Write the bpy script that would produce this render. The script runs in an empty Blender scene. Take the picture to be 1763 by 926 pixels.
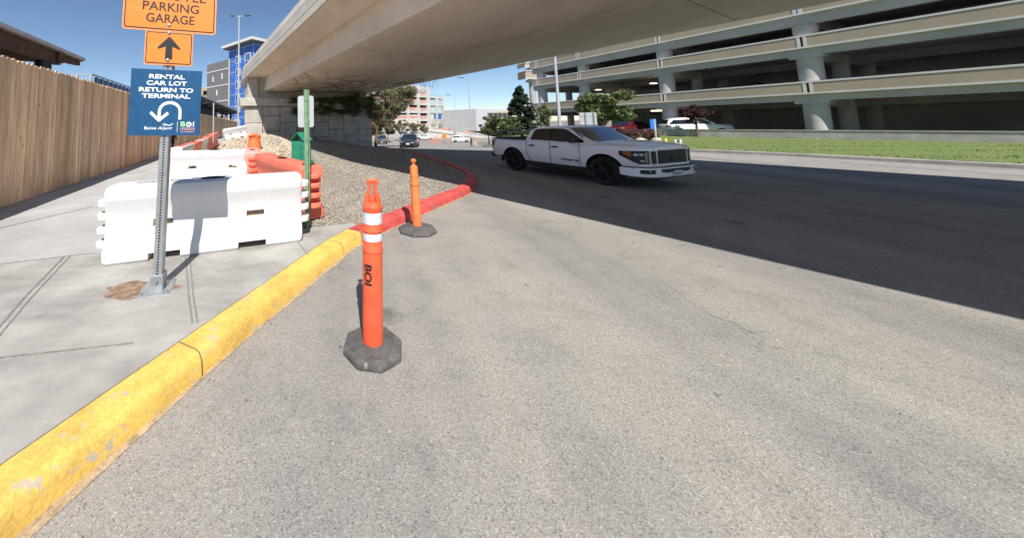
import bpy, bmesh, math, random
import numpy as np
from mathutils import Vector, Matrix
random.seed(7)
rng = np.random.default_rng(7)
R = math.radians
S = bpy.context.scene
COL = S.collection

# ------------------------------------------------------------------ camera
F, H, U0, PV = 530.0, 1.7, 600.0, 172.0          # focal length in photo pixels, eye height, principal point
pit, rol = R(4.6), math.atan(.02)
CF = np.array([0, math.cos(pit), math.sin(pit)])
_r = np.array([1., 0, 0]); _u = np.cross(_r, CF)
CR = _r*math.cos(rol) - _u*math.sin(rol)
CU = _u*math.cos(rol) + _r*math.sin(rol)
cd = bpy.data.cameras.new('camera'); cam = bpy.data.objects.new('camera', cd); COL.objects.link(cam)
cd.sensor_fit = 'HORIZONTAL'; cd.sensor_width = 36; cd.lens = F*36/1763
cd.shift_x = (881.5-U0)/1763; cd.shift_y = -(463-PV)/1763
cd.clip_start = .05; cd.clip_end = 5000
M4 = Matrix.Identity(4)
for i in range(3):
    M4[i][0] = CR[i]; M4[i][1] = CU[i]; M4[i][2] = -CF[i]
M4.translation = (0, 0, H)
cam.matrix_world = M4
S.camera = cam

# ------------------------------------------------------------------ sky, sun, exposure
SUN_EL = 50.0; SUN_DX = -.06                      # shadows run straight away from the camera
w = bpy.data.worlds.new('World'); S.world = w; w.use_nodes = True
nt = w.node_tree; bg = nt.nodes['Background']
sky = nt.nodes.new('ShaderNodeTexSky'); sky.sky_type = 'NISHITA'; sky.sun_disc = False
sky.sun_elevation = R(SUN_EL); sky.sun_rotation = R(180); sky.altitude = 900
sky.air_density = 1.0; sky.dust_density = .15; sky.ozone_density = 3.5
nt.links.new(sky.outputs[0], bg.inputs[0]); bg.inputs[1].default_value = .09
sl = bpy.data.lights.new('sun', 'SUN'); sl.energy = 5.0; sl.angle = R(.53); sl.color = (1, .955, .89)
so = bpy.data.objects.new('sun', sl); COL.objects.link(so)
sv = Vector((SUN_DX, 1, -math.tan(R(SUN_EL)))).normalized()
so.rotation_euler = sv.to_track_quat('-Z', 'Y').to_euler()
so.location = (0, -10, 30)
S.view_settings.view_transform = 'Standard'; S.view_settings.look = 'None'
S.view_settings.exposure = .42; S.view_settings.gamma = 1
S.cycles.use_denoising = True; S.cycles.max_bounces = 8; S.cycles.diffuse_bounces = 4

# ------------------------------------------------------------------ photo pixel -> world point
def ray(a, b): return CF + CR*(a-U0)/F - CU*(b-PV)/F
def zr(y):                                        # the road falls away gently beyond the bridge
    if y < 12: return 0.
    if y < 20: return -.05*(y-12)**2/16
    if y < 62: return -.2-.05*(y-20)
    if y < 70: return -2.3-.05*((y-62)-(y-62)**2/16)
    return -2.5
def G(a, b, z=0.):
    d = ray(a, b); t = (z-H)/d[2]; return Vector((d[0]*t, d[1]*t, z))
def GR(a, b, dz=0.):                              # on the road surface
    z = 0.
    for _ in range(60):
        p = G(a, b, z+dz); z = .5*z+.5*zr(min(p.y, 300))
    return Vector((p.x, p.y, z+dz))
def A(a, b, Y):
    d = ray(a, b); t = Y/d[1]; return Vector((d[0]*t, Y, H+d[2]*t))

# ------------------------------------------------------------------ materials
MATS = {}
def mat(name, c, rough=.7, var=.15, sc=4., bump=0., bsc=60., metal=0., spec=.5, c2=None, coat=0., emit=None, es=0.,
        island=0., stretch=None, fine=0., fsc=150., trans=0., ramp=(.35, .65), detail=6, chips=None):
    if name in MATS: return MATS[name]
    m = bpy.data.materials.new(name); m.use_nodes = True; t = m.node_tree; N = t.nodes; L = t.links
    b = N['Principled BSDF']; b.inputs['Roughness'].default_value = rough; b.inputs['Metallic'].default_value = metal
    b.inputs['Specular IOR Level'].default_value = spec
    if coat: b.inputs['Coat Weight'].default_value = coat; b.inputs['Coat Roughness'].default_value = .08
    if trans: b.inputs['Transmission Weight'].default_value = trans
    tc = N.new('ShaderNodeTexCoord'); mp = N.new('ShaderNodeMapping'); L.new(tc.outputs['Object'], mp.inputs[0])
    if stretch: mp.inputs['Scale'].default_value = stretch
    c = tuple(c); d = tuple(x*(1-var) for x in c) if c2 is None else tuple(c2)
    e = tuple(min(1, x*(1+var*.6)) for x in c) if c2 is None else c
    n = N.new('ShaderNodeTexNoise'); n.inputs['Scale'].default_value = sc; n.inputs['Detail'].default_value = detail
    n.inputs['Roughness'].default_value = .62
    L.new(mp.outputs[0], n.inputs['Vector'])
    cr = N.new('ShaderNodeValToRGB'); cr.color_ramp.elements[0].position = ramp[0]; cr.color_ramp.elements[1].position = ramp[1]
    cr.color_ramp.elements[0].color = (*d, 1); cr.color_ramp.elements[1].color = (*e, 1)
    L.new(n.outputs['Fac'], cr.inputs[0]); out = cr.outputs[0]
    def mult(out, fac_out, lo, hi):
        mr = N.new('ShaderNodeMapRange'); mr.inputs[3].default_value = lo; mr.inputs[4].default_value = hi
        L.new(fac_out, mr.inputs[0])
        mx = N.new('ShaderNodeMix'); mx.data_type = 'RGBA'; mx.blend_type = 'MULTIPLY'; mx.inputs[0].default_value = 1
        L.new(out, mx.inputs[6]); L.new(mr.outputs[0], mx.inputs[7]); return mx.outputs[2]
    if fine:
        fn = N.new('ShaderNodeTexNoise'); fn.inputs['Scale'].default_value = fsc; fn.inputs['Detail'].default_value = 3
        L.new(mp.outputs[0], fn.inputs['Vector'])
        cr2 = N.new('ShaderNodeMapRange'); cr2.inputs[1].default_value = .3; cr2.inputs[2].default_value = .7
        L.new(fn.outputs['Fac'], cr2.inputs[0]); out = mult(out, cr2.outputs[0], 1-fine, 1+fine)
    if chips:
        cn = N.new('ShaderNodeTexNoise'); cn.inputs['Scale'].default_value = chips[0]; cn.inputs['Detail'].default_value = 5; cn.inputs['Roughness'].default_value = .7
        L.new(tc.outputs['Object'], cn.inputs['Vector']); cc = N.new('ShaderNodeMapRange'); cc.inputs[1].default_value = chips[1]-.02; cc.inputs[2].default_value = chips[1]+.02
        cc.inputs[3].default_value = 1; cc.inputs[4].default_value = 0; L.new(cn.outputs['Fac'], cc.inputs[0])
        mx = N.new('ShaderNodeMix'); mx.data_type = 'RGBA'; L.new(cc.outputs[0], mx.inputs[0]); L.new(out, mx.inputs[6]); mx.inputs[7].default_value = (*chips[2], 1); out = mx.outputs[2]
    if island:
        g = N.new('ShaderNodeNewGeometry'); out = mult(out, g.outputs['Random Per Island'], 1-island, 1+island)
    L.new(out, b.inputs['Base Color'])
    if bump:
        bn = N.new('ShaderNodeTexNoise'); bn.inputs['Scale'].default_value = bsc; bn.inputs['Detail'].default_value = 4
        L.new(mp.outputs[0], bn.inputs['Vector'])
        bp = N.new('ShaderNodeBump'); bp.inputs['Strength'].default_value = bump; bp.inputs['Distance'].default_value = .01
        L.new(bn.outputs['Fac'], bp.inputs['Height']); L.new(bp.outputs[0], b.inputs['Normal'])
    if emit:
        b.inputs['Emission Color'].default_value = (*emit, 1); b.inputs['Emission Strength'].default_value = es
    m.diffuse_color = (*c, 1); MATS[name] = m
    return m
def srgb(r, g, b): return tuple(((x/255)/12.92 if x/255 < .04045 else ((x/255+.055)/1.055)**2.4) for x in (r, g, b))

def asphalt_mat():
    m = bpy.data.materials.new('asphalt'); m.use_nodes = True; t = m.node_tree; N = t.nodes; L = t.links
    b = N['Principled BSDF']; b.inputs['Roughness'].default_value = .9; b.inputs['Specular IOR Level'].default_value = .25
    tc = N.new('ShaderNodeTexCoord')
    def noise(s, d=5, ro=.6):
        n = N.new('ShaderNodeTexNoise'); n.inputs['Scale'].default_value = s; n.inputs['Detail'].default_value = d
        n.inputs['Roughness'].default_value = ro; L.new(tc.outputs['Object'], n.inputs['Vector']); return n
    def ramp(src, stops):
        r = N.new('ShaderNodeValToRGB'); el = r.color_ramp.elements
        while len(el) < len(stops): el.new(.5)
        for e_, (p, c) in zip(el, stops): e_.position = p; e_.color = (*c, 1)
        L.new(src, r.inputs[0]); return r.outputs[0]
    def mul(a, c):
        x = N.new('ShaderNodeMix'); x.data_type = 'RGBA'; x.blend_type = 'MULTIPLY'; x.inputs[0].default_value = 1
        L.new(a, x.inputs[6]); L.new(c, x.inputs[7]); return x.outputs[2]
    v = N.new('ShaderNodeTexVoronoi'); v.inputs['Scale'].default_value = 150; v.inputs['Randomness'].default_value = 1
    L.new(tc.outputs['Object'], v.inputs['Vector'])
    sep = N.new('ShaderNodeSeparateColor'); L.new(v.outputs['Color'], sep.inputs[0])
    base = ramp(sep.outputs[0], [(0, (.17, .163, .153)), (.14, (.265, .254, .238)), (.55, (.308, .296, .278)), (.93, (.35, .338, .32)), (1, (.45, .44, .42))])
    base = mul(base, ramp(noise(.35, 4).outputs['Fac'], [(.3, (.84, .83, .82)), (.7, (1.06, 1.04, 1.0))]))
    base = mul(base, ramp(noise(2.2, 8, .7).outputs['Fac'], [(.28, (.8, .8, .81)), (.5, (1, 1, 1)), (.75, (1.07, 1.06, 1.04))]))
    base = mul(base, ramp(noise(7, 3).outputs['Fac'], [(.24, (.45, .44, .44)), (.32, (1, 1, 1))]))
    # tyre-polished tracks along the lane, oil drips, a few fine cracks
    mp = N.new('ShaderNodeMapping'); mp.inputs['Rotation'].default_value = (0, 0, -.34); mp.inputs['Scale'].default_value = (.75, .035, 1)
    L.new(tc.outputs['Object'], mp.inputs[0]); tn = N.new('ShaderNodeTexNoise'); tn.inputs['Scale'].default_value = 1; tn.inputs['Detail'].default_value = 3
    L.new(mp.outputs[0], tn.inputs['Vector'])
    base = mul(base, ramp(tn.outputs['Fac'], [(.36, (.84, .84, .85)), (.5, (1, 1, 1)), (.64, (1.08, 1.07, 1.05))]))
    dn = noise(3.1, 3); ad = N.new('ShaderNodeMix'); ad.data_type = 'RGBA'; ad.blend_type = 'ADD'; ad.inputs[0].default_value = .35
    L.new(tc.outputs['Object'], ad.inputs[6]); L.new(dn.outputs['Color'], ad.inputs[7])
    ov = N.new('ShaderNodeTexVoronoi'); ov.inputs['Scale'].default_value = .75; L.new(ad.outputs[2], ov.inputs['Vector'])
    base = mul(base, ramp(ov.outputs['Distance'], [(0, (.5, .49, .48)), (.06, (.72, .71, .70)), (.13, (1, 1, 1))]))
    ad2 = N.new('ShaderNodeMix'); ad2.data_type = 'RGBA'; ad2.blend_type = 'ADD'; ad2.inputs[0].default_value = .6
    L.new(tc.outputs['Object'], ad2.inputs[6]); L.new(noise(1.1, 6, .7).outputs['Color'], ad2.inputs[7])
    vc = N.new('ShaderNodeTexVoronoi'); vc.feature = 'DISTANCE_TO_EDGE'; vc.inputs['Scale'].default_value = .3
    L.new(ad2.outputs[2], vc.inputs['Vector'])
    ck = ramp(vc.outputs['Distance'], [(0, (.62, .61, .60)), (.0022, (1, 1, 1))]); km = N.new('ShaderNodeMix'); km.data_type = 'RGBA'
    L.new(ramp(noise(.28, 2).outputs['Fac'], [(.5, (0, 0, 0)), (.58, (1, 1, 1))]), km.inputs[0]); km.inputs[6].default_value = (1, 1, 1, 1); L.new(ck, km.inputs[7])
    base = mul(base, km.outputs[2])
    L.new(base, b.inputs['Base Color'])
    bp = N.new('ShaderNodeBump'); bp.inputs['Strength'].default_value = .35; bp.inputs['Distance'].default_value = .005
    L.new(v.outputs['Distance'], bp.inputs['Height']); L.new(bp.outputs[0], b.inputs['Normal'])
    MATS['asphalt'] = m; return m

M_ASPH = asphalt_mat()
M_DIRTG = mat('far_dirt', (.24, .21, .17), .95, .3, .05)
M_CONC = mat('sidewalk_concrete', (.405, .40, .385), .85, .16, 1.1, .12, 90, fine=.09, fsc=220)
M_CONC2 = mat('old_sidewalk_concrete', (.345, .332, .305), .88, .28, 1.6, .16, 90, fine=.12, fsc=200, stretch=(1, 1.6, 1))
M_JOINT = mat('joint_dark', (.22, .21, .19), .95, .3, 20)
M_BRIDGE = mat('bridge_concrete', (.57, .525, .46), .85, .14, .7, .08, 30, fine=.05, fsc=60)
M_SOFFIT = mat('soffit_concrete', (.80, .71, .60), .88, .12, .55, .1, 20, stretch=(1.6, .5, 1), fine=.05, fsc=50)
M_STAIN = mat('soffit_stain', (.19, .155, .125), .9, .3, 9)
M_PANEL = mat('wall_panel_concrete', (.46, .435, .395), .88, .22, 1.4, .15, 40, fine=.08, fsc=80)
M_GAP = mat('panel_gap', (.05, .047, .042), .95, .1)
M_YEL = mat('yellow_curb_paint', (.66, .43, .10), .7, .2, 5, .25, 70, fine=.15, fsc=60, ramp=(.3, .55), chips=(9, .385, (.46, .40, .30)))
M_RED = mat('red_curb_paint', (.52, .075, .065), .7, .35, 4, .25, 70, fine=.16, fsc=60, ramp=(.3, .6), chips=(6, .355, (.22, .13, .115)))
M_CURB = mat('plain_curb', (.38, .36, .33), .85, .2, 2, .2, 60)
M_GRAV = mat('gravel_sheet', (.32, .285, .235), .95, .45, 30, .9, 34, fine=.4, fsc=55, ramp=(.3, .7))
M_STONE = mat('gravel_stone', (.34, .302, .255), .9, .2, 8, island=.55)
M_MOUND = mat('dirt_mound', (.48, .405, .31), .95, .35, 5, .8, 22, fine=.3, fsc=40)
M_ROCKT = mat('tan_rock', (.47, .40, .31), .92, .2, 6, .3, 30, island=.3)
M_GRASS = mat('lawn', (.13, .185, .05), .9, .4, .9, .8, 60, c2=(.165, .19, .06), fine=.35, fsc=22, ramp=(.28, .6))
M_WOOD = mat('cedar_boards', (.90, .605, .385), .8, .40, 3.2, .25, 40, stretch=(3.2, 3.2, .28), island=.3, fine=.1, fsc=25, ramp=(.3, .72), detail=9)
M_KNOT = mat('wood_knot', (.1, .05, .025), .8, .2)
M_WPLAS = mat('white_plastic', (.66, .66, .67), .45, .03, 3, .03, 60, fine=.015, fsc=14, chips=(7, .285, (.45, .41, .35)))
M_OPLAS = mat('faded_orange_plastic', (.86, .19, .115), .55, .2, 3.5, .05, 60, ramp=(.25, .7))
M_PPLAS = mat('sun_bleached_plastic', (.84, .36, .30), .6, .2, 4, ramp=(.25, .7))
M_REDP = mat('red_plastic', (.75, .17, .12), .55, .25, 3)
M_BEIGEIN = mat('slot_inside', (.74, .66, .52), .6, .2, 8)
M_BLACK = mat('black_print', (.012, .012, .013), .6, .1)
M_DELIN = mat('orange_delineator', (.80, .115, .048), .5, .2, 7, .03, 40, spec=.35, fine=.06, fsc=45, chips=(16, .30, (.42, .10, .06)))
M_DELIN2 = mat('faded_delineator', (.80, .22, .065), .55, .22, 6, .05, 40, chips=(18, .31, (.4, .14, .07)))
M_REFL = mat('reflective_sheet', (.62, .66, .70), .35, .22, 28, fine=.1, fsc=120, chips=(22, .31, (.3, .3, .31)))
M_RUB = mat('grey_rubber', (.10, .096, .092), .9, .35, 9, .4, 60, fine=.2, fsc=50, chips=(9, .36, (.24, .22, .19)))
M_GALV = mat('galvanised_steel', (.36, .38, .40), .45, .18, 12, .05, 80, metal=.55)
M_STEELG = mat('grey_steel_paint', (.42, .45, .48), .5, .12, 6)
M_ORSIGN = mat('orange_sign_sheet', (.86, .235, .03), .42, .06, 7, fine=.05, fsc=24, stretch=(.04, 1, 3))
M_ORBORD = mat('orange_sign_edge', (.90, .30, .09), .45, .06, 7)
M_BLSIGN = mat('blue_sign_sheet', (.006, .075, .19), .42, .16, 22, fine=.16, fsc=60)
M_SIGNW = mat('white_letters', (.82, .83, .84), .5, .03)
M_LGREEN = mat('green_letters', (.35, .75, .28), .5, .05)
M_ORTXT = mat('orange_letters', (.80, .42, .33), .5, .25, 30)
M_ALU = mat('sign_back_aluminium', (.50, .52, .53), .5, .08, 3, metal=.35)
M_GRNPOST = mat('green_post_paint', (.17, .30, .175), .55, .3, 10, .06, 50)
M_GRNBOX = mat('green_box_paint', (.025, .235, .14), .5, .2, 4, .04, 40)
M_DRUM = mat('drum_orange', (.80, .16, .04), .5, .15, 4)
M_TRUCK = mat('white_truck_paint', (.93, .93, .95), .25, .02, 2, coat=.6)
M_GLASS = mat('dark_car_glass', (.012, .014, .017), .04, .0, 1, spec=.75)
M_WSH = mat('windscreen_glass', (.015, .03, .06), .03, .0, 1, spec=1, coat=1)  # blue base colour stands in for the sky reflected in the glass
M_WSH.node_tree.nodes['Principled BSDF'].inputs['IOR'].default_value = 1.62
M_TYRE = mat('tyre_rubber', (.018, .018, .018), .85, .2, 20, .2, 60)
M_RIM = mat('black_alloy', (.013, .013, .014), .42, .1, 9)
M_BLK = mat('black_trim', (.014, .014, .015), .45, .15, 9)
M_CHROME = mat('headlamp_clear', (.5, .52, .55), .15, .3, 30, metal=.7)
M_AMBER = mat('amber_lens', (.36, .12, .03), .25, .1, 9)
M_TAIL = mat('red_lens', (.45, .02, .015), .2, .1, 9)
M_PLATE = mat('licence_plate', (.62, .63, .66), .5, .1, 9)
M_BARK = mat('bark', (.14, .105, .075), .95, .35, 8, .6, 30)
M_GAR = mat('garage_concrete', (.43, .42, .40), .85, .12, .6, .08, 20)
M_GARP = mat('garage_tan_panel', (.40, .325, .24), .9, .08, .7, .1, 60)
M_GART = mat('garage_white_trim', (.62, .61, .58), .8, .06, 1)
M_GARD = mat('garage_inside', (.50, .48, .46), .95, .2, .4)
M_CWHITE = mat('far_concrete', (.55, .53, .49), .85, .12, .3)
M_NET = mat('orange_safety_net', (.6, .31, .24), .8, .25, .8)
M_STUD = mat('metal_studs', (.45, .48, .5), .5, .1, 2, metal=.3)
M_BLUEW = mat('blue_wrap', (.04, .15, .52), .6, .35, .7, fine=.45, fsc=2.2)
M_BLUEG = mat('blue_glass', (.03, .09, .22), .15, .2, .5)
M_GBRICK = mat('grey_brick', (.16, .155, .16), .9, .12, 2, fine=.12, fsc=9)
M_LGREY = mat('light_grey_cladding', (.5, .5, .51), .7, .06, .3)
M_TANB = mat('tan_stucco', (.55, .42, .25), .9, .1, .5)
M_RUST = mat('rusty_brown_steel', (.115, .06, .035), .8, .4, 3, .1, 30)
M_DECKM = mat('corrugated_deck', (.22, .21, .2), .6, .2, 3, metal=.2)
M_ROOFE = mat('pale_roof_edge', (.6, .57, .53), .7, .1, 2)
M_DSTEEL = mat('dark_steel', (.035, .035, .045), .6, .2, 4)
M_RUSTST = mat('rust_stain', (.27, .185, .125), .95, .5, 14, .4, 50)
M_BRICKP = mat('brick_pier', (.4, .31, .23), .9, .3, 5)
M_BLUES = mat('blue_sign_face', (.02, .2, .62), .5, .05)
M_YELB = mat('yellow_bollard_paint', (.8, .5, .03), .5, .1)
M_LAMP = mat('garage_lamp', (.9, .8, .5), .5, 0, 1, emit=(1, .82, .5), es=2.2)

# ------------------------------------------------------------------ mesh builder
class MB:
    def __init__(s): s.v = []; s.f = []; s.m = []; s.sm = []
    def add(s, vs, fs, mi=0, smooth=False, M=None):
        o = len(s.v)
        s.v += [tuple(M @ Vector(p)) for p in vs] if M is not None else [tuple(p) for p in vs]
        for f in fs: s.f.append([o+i for i in f]); s.m.append(mi); s.sm.append(smooth)
        return s
    def box(s, c, d, M=None, mi=0, rz=0, ry=0, rx=0):
        x, y, z = (q/2 for q in d)
        vs = [(-x,-y,-z),(x,-y,-z),(x,y,-z),(-x,y,-z),(-x,-y,z),(x,-y,z),(x,y,z),(-x,y,z)]
        T = Matrix.Translation(c)
        if rz: T = T @ Matrix.Rotation(rz, 4, 'Z')
        if ry: T = T @ Matrix.Rotation(ry, 4, 'Y')
        if rx: T = T @ Matrix.Rotation(rx, 4, 'X')
        if M is not None: T = M @ T
        return s.add(vs, [(0,3,2,1),(4,5,6,7),(0,1,5,4),(1,2,6,5),(2,3,7,6),(3,0,4,7)], mi, False, T)
    def bar(s, a, b, wd, ht, mi=0):                # box from a to b, width wd, height ht
        a = Vector(a); b = Vector(b); d = b-a; L = d.length
        q = d.to_track_quat('X', 'Z').to_matrix().to_4x4()
        return s.box((0,0,0), (L, wd, ht), Matrix.Translation((a+b)/2) @ q, mi)
    def prism(s, poly, z0, z1, mi=0, M=None):      # plan polygon extruded in z
        n = len(poly); vs = [(p[0],p[1],z0) for p in poly]+[(p[0],p[1],z1) for p in poly]
        fs = [tuple(range(n))[::-1], tuple(range(n,2*n))]+[(i,(i+1)%n,n+(i+1)%n,n+i) for i in range(n)]
        return s.add(vs, fs, mi, False, M)
    def tube(s, pts, rad, n=8, mi=0, M=None, cap=True):
        pts = [Vector(p) for p in pts]; rad = rad if isinstance(rad, (list, tuple)) else [rad]*len(pts)
        vs = []; fs = []
        for i, p in enumerate(pts):
            d = (pts[min(i+1,len(pts)-1)]-pts[max(i-1,0)]).normalized()
            a = d.orthogonal().normalized() if i == 0 else (a - d*a.dot(d)).normalized()
            b = d.cross(a)
            for k in range(n):
                t = 2*math.pi*k/n; vs.append(p+(a*math.cos(t)+b*math.sin(t))*rad[i])
        for i in range(len(pts)-1):
            for k in range(n):
                fs.append((i*n+k, i*n+(k+1)%n, (i+1)*n+(k+1)%n, (i+1)*n+k))
        if cap: fs += [tuple(range(n))[::-1], tuple(range((len(pts)-1)*n, len(pts)*n))]
        return s.add(vs, fs, mi, True, M)
    def lathe(s, prof, n=24, mi=0, M=None, smooth=True, cap=True):   # (r,z) profile round Z
        vs = []; fs = []
        for r, z in prof:
            for k in range(n):
                t = 2*math.pi*k/n; vs.append((r*math.cos(t), r*math.sin(t), z))
        for i in range(len(prof)-1):
            for k in range(n): fs.append((i*n+k, i*n+(k+1)%n, (i+1)*n+(k+1)%n, (i+1)*n+k))
        if cap: fs += [tuple(range(n))[::-1], tuple(range((len(prof)-1)*n, len(prof)*n))]
        return s.add(vs, fs, mi, smooth, M)
    def loft(s, rings, mi=0, smooth=True, cap=True, M=None):
        n = len(rings[0]); vs = [p for r in rings for p in r]; fs = []
        for i in range(len(rings)-1):
            for k in range(n): fs.append((i*n+k, i*n+(k+1)%n, (i+1)*n+(k+1)%n, (i+1)*n+k))
        if cap: fs += [tuple(range(n))[::-1], tuple(range((len(rings)-1)*n, len(rings)*n))]
        return s.add(vs, fs, mi, smooth, M)
    def grid(s, rows, mi=0, smooth=True, M=None):
        n = len(rows[0]); vs = [p for r in rows for p in r]
        fs = [(i*n+k, i*n+k+1, (i+1)*n+k+1, (i+1)*n+k) for i in range(len(rows)-1) for k in range(n-1)]
        return s.add(vs, fs, mi, smooth, M)
    def build(s, name, mats, parent=None, sharp=40, fix=True):
        me = bpy.data.meshes.new(name); me.from_pydata(s.v, [], s.f)
        for m in (mats if isinstance(mats, (list, tuple)) else [mats]): me.materials.append(m)
        me.polygons.foreach_set('material_index', s.m); me.polygons.foreach_set('use_smooth', s.sm)
        if fix:
            bm = bmesh.new(); bm.from_mesh(me); bmesh.ops.recalc_face_normals(bm, faces=bm.faces); bm.to_mesh(me); bm.free()
        if any(s.sm): me.set_sharp_from_angle(angle=R(sharp))
        me.update()
        o = bpy.data.objects.new(name, me); COL.objects.link(o)
        if parent is not None: o.parent = parent
        return o
def tag(o, label=None, cat=None, group=None, kind=None):
    if label: o['label'] = label
    if cat: o['category'] = cat
    if group: o['group'] = group
    if kind: o['kind'] = kind
    return o
def thing(name, loc, label, cat, rz=0, group=None, scale=1):
    o = bpy.data.objects.new(name, None); COL.objects.link(o); o.location = loc; o.rotation_euler = (0, 0, rz)
    o.scale = (scale,)*3; o.empty_display_size = .2
    return tag(o, label, cat, group)
def bevel(o, w_, seg=2, ang=35):
    m = o.modifiers.new('bevel', 'BEVEL'); m.width = w_; m.segments = seg; m.limit_method = 'ANGLE'; m.angle_limit = R(ang)
    m.harden_normals = False; return o
def apply_bool(o, cutters):
    for c in cutters:
        m = o.modifiers.new('cut', 'BOOLEAN'); m.operation = 'DIFFERENCE'; m.object = c; m.solver = 'EXACT'
    dg = bpy.context.evaluated_depsgraph_get(); dg.update()
    me = bpy.data.meshes.new_from_object(o.evaluated_get(dg), depsgraph=dg)
    o.modifiers.clear(); o.data = me
    for c in cutters: bpy.data.objects.remove(c, do_unlink=True)
    return o
def copy_tree(o, parent=None):
    c = o.copy(); COL.objects.link(c); c.parent = parent
    for ch in list(o.children): copy_tree(ch, c)
    return c
def frame(o, xdir):                               # matrix: local X along xdir (plan), origin o
    x = Vector((xdir[0], xdir[1], 0)).normalized(); y = Vector((-x.y, x.x, 0))
    m = Matrix.Identity(4)
    for i in range(3): m[i][0] = x[i]; m[i][1] = y[i]
    m.translation = o; return m
def text_verts(body, size, width=None, bold=0., align='CENTER', shear=0.):
    cu = bpy.data.curves.new('t', 'FONT'); cu.body = body; cu.size = size; cu.align_x = align; cu.align_y = 'CENTER'
    cu.offset = bold; cu.shear = shear; cu.resolution_u = 4
    o = bpy.data.objects.new('t', cu); COL.objects.link(o)
    dg = bpy.context.evaluated_depsgraph_get(); dg.update()
    me = bpy.data.meshes.new_from_object(o.evaluated_get(dg), depsgraph=dg)
    vs = [v.co.copy() for v in me.vertices]; fs = [tuple(p.vertices) for p in me.polygons]
    bpy.data.objects.remove(o, do_unlink=True); bpy.data.meshes.remove(me)
    if width and vs:
        x0 = min(v.x for v in vs); x1 = max(v.x for v in vs); k = width/(x1-x0); c = (x0+x1)/2
        for v in vs: v.x = (v.x-c)*k
    return vs, fs
def plate_text(mb, body, x, z, size, y, width=None, bold=.0, mi=0, align='CENTER', shear=0., M=None):
    vs, fs = text_verts(body, size, width, bold, align, shear)   # letters standing on a plate that faces local -Y
    mb.add([(x+v.x, y, z+v.y) for v in vs], fs, mi, False, M)
def round_rect(wd, ht, r, n=5):
    pts = []
    for cx, cz, a0 in ((wd/2-r, ht/2-r, 0), (-wd/2+r, ht/2-r, 90), (-wd/2+r, -ht/2+r, 180), (wd/2-r, -ht/2+r, 270)):
        for k in range(n+1):
            a = R(a0+90*k/n); pts.append((cx+r*math.cos(a), cz+r*math.sin(a)))
    return pts
def plate(mb, pts, y0, y1, x=0, z=0, mi=0, M=None):  # (x,z) outline with thickness in y
    n = len(pts); vs = [(x+p[0], y0, z+p[1]) for p in pts]+[(x+p[0], y1, z+p[1]) for p in pts]
    mb.add(vs, [tuple(range(n)), tuple(range(n,2*n))[::-1]]+[(i,(i+1)%n,n+(i+1)%n,n+i) for i in range(n)], mi, False, M)
def raw_mesh(name, V, Fq, mats, parent=None, smooth=False, mi=None):   # fast path: numpy verts and equal-sized faces
    me = bpy.data.meshes.new(name); nv = len(V); nf, k = Fq.shape
    me.vertices.add(nv); me.vertices.foreach_set('co', V.astype(np.float32).ravel())
    me.loops.add(nf*k); me.loops.foreach_set('vertex_index', Fq.astype(np.int32).ravel())
    me.polygons.add(nf); me.polygons.foreach_set('loop_start', (np.arange(nf)*k).astype(np.int32))
    me.polygons.foreach_set('loop_total', np.full(nf, k, np.int32))
    for m in (mats if isinstance(mats, (list, tuple)) else [mats]): me.materials.append(m)
    if mi is not None: me.polygons.foreach_set('material_index', mi.astype(np.int32))
    me.polygons.foreach_set('use_smooth', np.full(nf, smooth)); me.update(calc_edges=True); me.validate()
    o = bpy.data.objects.new(name, me); COL.objects.link(o)
    if parent is not None: o.parent = parent
    return o
def in_poly(x, y, poly):
    c = False; n = len(poly)
    for i in range(n):
        x1, y1 = poly[i][:2]; x2, y2 = poly[(i+1)%n][:2]
        if (y1 > y) != (y2 > y) and x < (x2-x1)*(y-y1)/(y2-y1)+x1: c = not c
    return c
SW = .15                                          # sidewalk height above the road
ROADD = Vector((-.316, .949, 0))                  # direction of road, fence and garage front

# ================================================================== GROUND
g = MB(); ys = [-30, 0, 60, 120, 200, 400, 3000]
g.add([(-3000,-60,-2.75),(3000,-60,-2.75),(3000,3000,-2.75),(-3000,3000,-2.75)], [(0,1,2,3)])
tag(g.build('ground', M_DIRTG), kind='structure')
rows = []
for y in list(np.arange(-14, 12, 4.))+list(np.arange(12, 72, 1.))+[80, 100, 140, 200]:
    rows.append([(x, y, zr(y)) for x in (-70, -30, -8, 0, 8, 20, 40, 90)])
r_ = MB().grid(rows); tag(r_.build('road', M_ASPH), kind='structure')

# curb line of the gravel island (outer bottom edge), from the near sidewalk round the tip to the bridge wall
cpx = [(513,506),(600,431),(657,401),(688,388),(733,367),(785,344.5),(805,336),(815,329),(820,321),(821.5,313),(816,304),(805,298),(785,289.5),(759.5,280),(730,270.5),(700,262),(665,252.5)]
cpts = [GR(a, b) for a, b in cpx]
d0 = (cpts[0]-cpts[1]).normalized()
cpts = [cpts[0]+d0*6, cpts[0]+d0*3] + cpts
cpts = cpts[:-1]+[Vector((3.5, 31, zr(31))), Vector((2.2, 39, zr(39)))]
def smooth_path(P, it=2):
    for _ in range(it):
        Q = [P[0]]
        for a, b in zip(P[:-1], P[1:]): Q += [a.lerp(b, .25), a.lerp(b, .75)]
        P = Q+[P[-1]]
    return P
cpath = smooth_path(cpts)
def sweep(path, prof, mi=0, left=True):            # profile (offset to the left of travel, z)
    rings = []
    for i, p in enumerate(path):
        d = path[min(i+1,len(path)-1)]-path[max(i-1,0)]; d.z = 0; d.normalize()
        n = Vector((-d.y, d.x, 0))
        rings.append([(p.x+n.x*o, p.y+n.y*o, p.z+z) for o, z in prof])
    return rings
cprof = [(0, -.06), (.012, .10), (.04, .145), (.07, .155), (.25, .155), (.26, .145), (.26, -.06)]
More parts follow.
